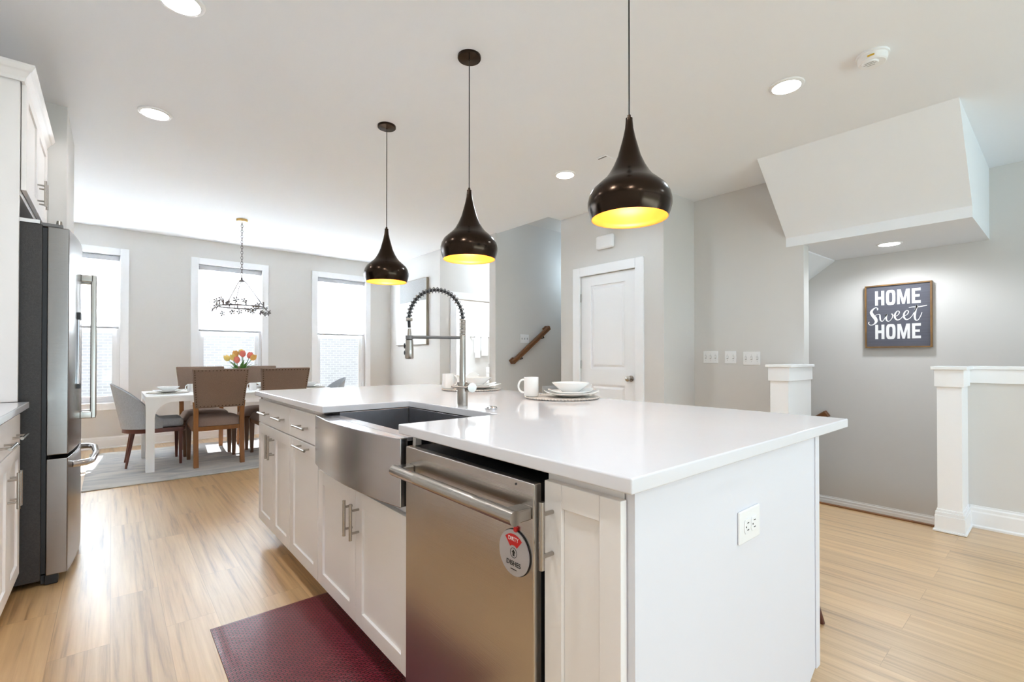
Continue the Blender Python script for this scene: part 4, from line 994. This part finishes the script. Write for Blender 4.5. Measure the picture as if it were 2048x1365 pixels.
# vase and tulips
vx, vy = 1.135, 6.215
t = thing('flower_vase', 'white vase holding tulips on the dining table', 'vase', (vx, vy, DT))
MB().lathe([(.04, .0005), (.05, .02), (.055, .1), (.045, .19), (.05, .235), (.046, .235), (.041, .19), (.05, .1), (.04, .02), (.002, .018)], (vx, vy, DT), 36).build('vessel', 'porcelain', t, smooth=50)
def tulip(k, a, sp, h, mt, nm):
    t = thing('tulip', '%s tulip %s in the vase' % (nm[0], nm[1]), 'tulip', (vx, vy, DT + .02), group='tulips in the dining table vase')
    d_ = Vector((math.cos(a), math.sin(a), 0)); B0 = Vector((vx, vy, DT))
    tip = B0 + d_ * sp + Vector((0, 0, h))
    b0 = B0 + d_ * .012 + Vector((0, 0, .03)); md = B0 + d_ * (.035 + sp * .35) + Vector((0, 0, .24 + (h - .24) * .5))
    MB().tube([tuple(b0), tuple(B0 + d_ * .03 + Vector((0, 0, .2))), tuple(md), tuple(tip)], .0035, 8).build('stem', 'leaf_green', t, smooth=60)
    ax = (tip - md).normalized(); b = MB()
    b.lathe([(.005, -.005), (.024, .008), (.033, .030), (.030, .052), (.019, .068), (.010, .06)], n=14)
    for q in b.bm.verts:
        an = math.atan2(q.co.y, q.co.x); q.co.z += .006 * math.cos(3 * an) * (q.co.z / .05)
    b.xf(Matrix.Translation(tip) @ ax.to_track_quat('Z', 'Y').to_matrix().to_4x4()); b.build('bloom', mt, t, smooth=60)
    b = MB(); sd = Vector((-d_.y, d_.x, 0)); L0, R0 = [], []
    for i in range(7):
        s = i / 6; c_ = B0 + d_ * (.03 + (sp + .045) * s ** 1.5) + Vector((0, 0, .22 + (h - .27) * (s ** .8))) + sd * .01; wv = .020 * math.sin(PI * min(.98, s + .08))
        L0.append(c_ + sd * wv); R0.append(c_ - sd * wv)
    for dz in (.0, .0015):
        VL = [b.v(q + Vector((0, 0, dz))) for q in L0]; VR = [b.v(q + Vector((0, 0, dz))) for q in R0]
        for i in range(6): b.f([VL[i], VR[i], VR[i + 1], VL[i + 1]])
    b.build('leaf', 'leaf_green', t, smooth=60)
AR = CR
for k, (a, sp, h, mt, nm) in enumerate(((PI, .13, .345, 'tulip_yellow', ('yellow', 'at the far left')), (PI - .5, .085, .375, 'tulip_orange', ('orange', 'second from the left')), (PI + .35, .05, .385, 'tulip_orange', ('orange', 'at the top left')), (PI / 2, .03, .40, 'tulip_yellow', ('pale yellow', 'at the top centre')), (-.4, .045, .385, 'tulip_pink', ('pink', 'right of centre')), (.3, .09, .37, 'tulip_pink', ('coral', 'second from the right')), (0, .13, .35, 'tulip_orange', ('orange', 'at the far right')), (-PI / 2, .06, .315, 'tulip_pink', ('coral', 'facing front below the others')), (-PI / 2 - .7, .07, .345, 'tulip_yellow', ('yellow', 'front left, beside the coral one')))):
    tulip(k, AR + a, sp, h, mt, nm)

# chandelier
hx, hy = 1.155, 6.25
t = thing('chandelier', 'silver floral ring chandelier on a chain over the dining table', 'chandelier', (hx, hy, CE))
part_label(MB().lathe([(.05, CE - .028), (.058, CE - .022), (.06, CE - .0005)], (hx, hy, 0), 36).build('canopy', 'brass', t, smooth=30), 'brass ceiling canopy')
b = MB(); z = CE - .03; k = 0
while z > 2.055:
    pts = []
    for i in range(13):
        a = 2 * PI * i / 12; q = (.011 * math.cos(a), .02 * math.sin(a))
        pts.append((hx + (q[0] if k % 2 else 0), hy + (0 if k % 2 else q[0]), z - .018 + q[1]))
    b.tube(pts, .0032, 6, cap=False); z -= .031; k += 1
b.build('chain', 'silver', t, smooth=60)
MB().lathe([(.004, 2.0), (.035, 2.01), (.03, 2.025), (.008, 2.035), (.008, 2.06)], (hx, hy, 0), 24).build('hub', 'silver', t, smooth=50)
RR, rz = .235, 1.715
for k in range(3):
    a = CR + .35 + 2 * PI * k / 3
    MB().tube([(hx + .03 * math.cos(a), hy + .03 * math.sin(a), 2.012), (hx + .055 * math.cos(a), hy + .055 * math.sin(a), 1.99), (hx + RR * math.cos(a), hy + RR * math.sin(a), rz)], .006, 8).build('rod', 'silver', t, smooth=50)
MB().tube([(hx + RR * math.cos(2 * PI * k / 48), hy + RR * math.sin(2 * PI * k / 48), rz) for k in range(49)], .009, 8, cap=False).build('ring', 'silver', t, smooth=60)
for k in range(6):
    a = 2 * PI * (k + .5) / 6
    MB().cyl((hx + RR * math.cos(a), hy + RR * math.sin(a), rz), (hx + RR * math.cos(a), hy + RR * math.sin(a), rz + .06), .009, n=12).build('candle_sleeve', 'silver', t, smooth=50)
for k in range(26):
    a = 2 * PI * k / 26 + random.uniform(-.05, .05); r = RR + random.uniform(.02, .085); z = rz + random.uniform(-.075, .06)
    c_ = Vector((hx + r * math.cos(a), hy + r * math.sin(a), z)); ax = Vector((math.cos(a) + random.uniform(-.4, .4), math.sin(a) + random.uniform(-.4, .4), random.uniform(-.6, .6))).normalized()
    b = MB()
    for q in range(5):
        an = 2 * PI * q / 5; s0 = len(b.bm.verts)
        P1, P2, P3_, P4 = (.003, 0, 0), (.021, .013, .005), (.043, 0, .010), (.021, -.013, .005)
        vs = [b.v(p_) for p_ in (P1, P2, P3_, P4)] + [b.v((p_[0], p_[1], p_[2] - .002)) for p_ in (P1, P2, P3_, P4)]
        b.f(vs[:4]); b.f(vs[4:][::-1])
        for i in range(4): b.f([vs[i], vs[4 + i], vs[4 + (i + 1) % 4], vs[(i + 1) % 4]])
        b.xf(Matrix.Rotation(an, 4, 'Z'), s0)
    b.ball((0, 0, .003), .009, 8, 6)
    b.xf(Matrix.Translation(c_) @ ax.to_track_quat('Z', 'Y').to_matrix().to_4x4())
    b.tube([(hx + RR * math.cos(a), hy + RR * math.sin(a), rz), tuple(c_)], .0018, 5)
    b.build('flower', 'silver', t)

# wall art
t = thing('wall_art', 'pale abstract canvas in a thin frame on the right dining wall', 'painting', (3.71, 6.87, 1.84))
MB().box(3.695, 3.727, 6.40, 7.40, 1.33, 2.36).build('canvas', 'art_white', t)
MB().box(3.692, 3.695, 6.40, 7.27, 2.02, 2.36).build('grey_field', 'art_grey', t)
MB().box(3.688, 3.727, 6.385, 6.40, 1.325, 2.365).box(3.688, 3.727, 6.40, 7.40, 2.36, 2.366).box(3.688, 3.727, 6.40, 7.40, 1.324, 1.33).build('frame', 'frame_taupe', t)

# bathroom glimpse
t = thing('towel_bar', 'thin metal towel bar on the bathroom wall', 'towel bar', (5.6, 7.66, 1.53))
MB().cyl((5.42, 7.64, 1.53), (5.9, 7.64, 1.53), .008, n=12).cyl((5.44, 7.64, 1.53), (5.44, 7.7, 1.53), .01, n=12).cyl((5.88, 7.64, 1.53), (5.88, 7.7, 1.53), .01, n=12).build('bar', 'nickel', t, smooth=40)
for x0, x1, zb, lb in ((5.50, 5.63, 1.12, 'left hand towel'), (5.66, 5.82, 1.16, 'right hand towel')):
    prof = [(7.622, zb), (7.622, 1.535), (7.63, 1.55), (7.65, 1.55), (7.658, 1.535), (7.658, zb + .1), (7.653, zb + .1), (7.653, 1.535), (7.648, 1.543), (7.632, 1.543), (7.628, 1.535), (7.628, zb)]
    tag(MB().prism(prof, 'x', x0, x1).build('hand_towel', 'towel', bevel=.002), 'white %s hanging from the bathroom towel bar' % lb, 'towel', 'white towels on the bathroom bar')
t = thing('toilet', 'white toilet with raised lid in the bathroom', 'toilet', (5.3, 7.35, 0))
MB().box(5.10, 5.50, 7.5, 7.68, .38, .76).box(5.09, 5.51, 7.49, 7.69, .76, .79).build('tank', 'porcelain', t, bevel=.015, segs=3)
MB().lathe([(.11, 0.001), (.12, .05), (.10, .2), (.17, .36), (.185, .40), (.15, .40), (.1, .3), (.01, .25)], (5.30, 7.22, 0), 32, sy=1.35).build('bowl', 'porcelain', t, smooth=50)
b = MB().lathe([(.178, 0), (.178, .018)], n=36, sy=1.2); b.xf(Matrix.Translation((5.30, 7.46, .64)) @ Matrix.Rotation(math.radians(98), 4, 'X')); b.build('lid', 'porcelain', t, smooth=40)
t = thing('paper_stand', 'metal stand with stacked paper rolls beside the toilet', 'stand', (5.62, 7.32, 0))
MB().cyl((5.62, 7.32, .001), (5.62, 7.32, .02), .09, n=24).cyl((5.62, 7.32, .02), (5.62, 7.32, 1.0), .008, n=10).build('stand', 'nickel', t, smooth=40)
for k in range(4): MB().lathe([(.055, .45 + .125 * k), (.055, .56 + .125 * k)], (5.62, 7.32, 0), 24).build('roll', 'towel', t, smooth=30)

# stool behind the island
t = thing('counter_stool', 'stool behind the island, one dark wooden leg showing past the panel', 'stool', (2.06, .88, 0))
MB().lathe([(.15, .60), (.18, .615), (.18, .645), (.16, .66), (.01, .662)], (2.06, .88, 0), 36).build('seat', 'tan_seat', t, smooth=40)
for sx, sy2 in ((1, -1), (1, 1), (-1, -1), (-1, 1)):
    MB().tube([(2.06 + sx * .09, .88 + sy2 * .08, .60), (2.06 + sx * .235, .88 + sy2 * .2, .002)], [.019, .011], 12).build('leg', 'walnut_leg', t, smooth=50)
MB().tube([(2.06 + .19 * math.cos(2 * PI * k / 32), .88 + .17 * math.sin(2 * PI * k / 32), .22) for k in range(33)], .008, 8, cap=False).build('foot_ring', 'nickel', t, smooth=60)
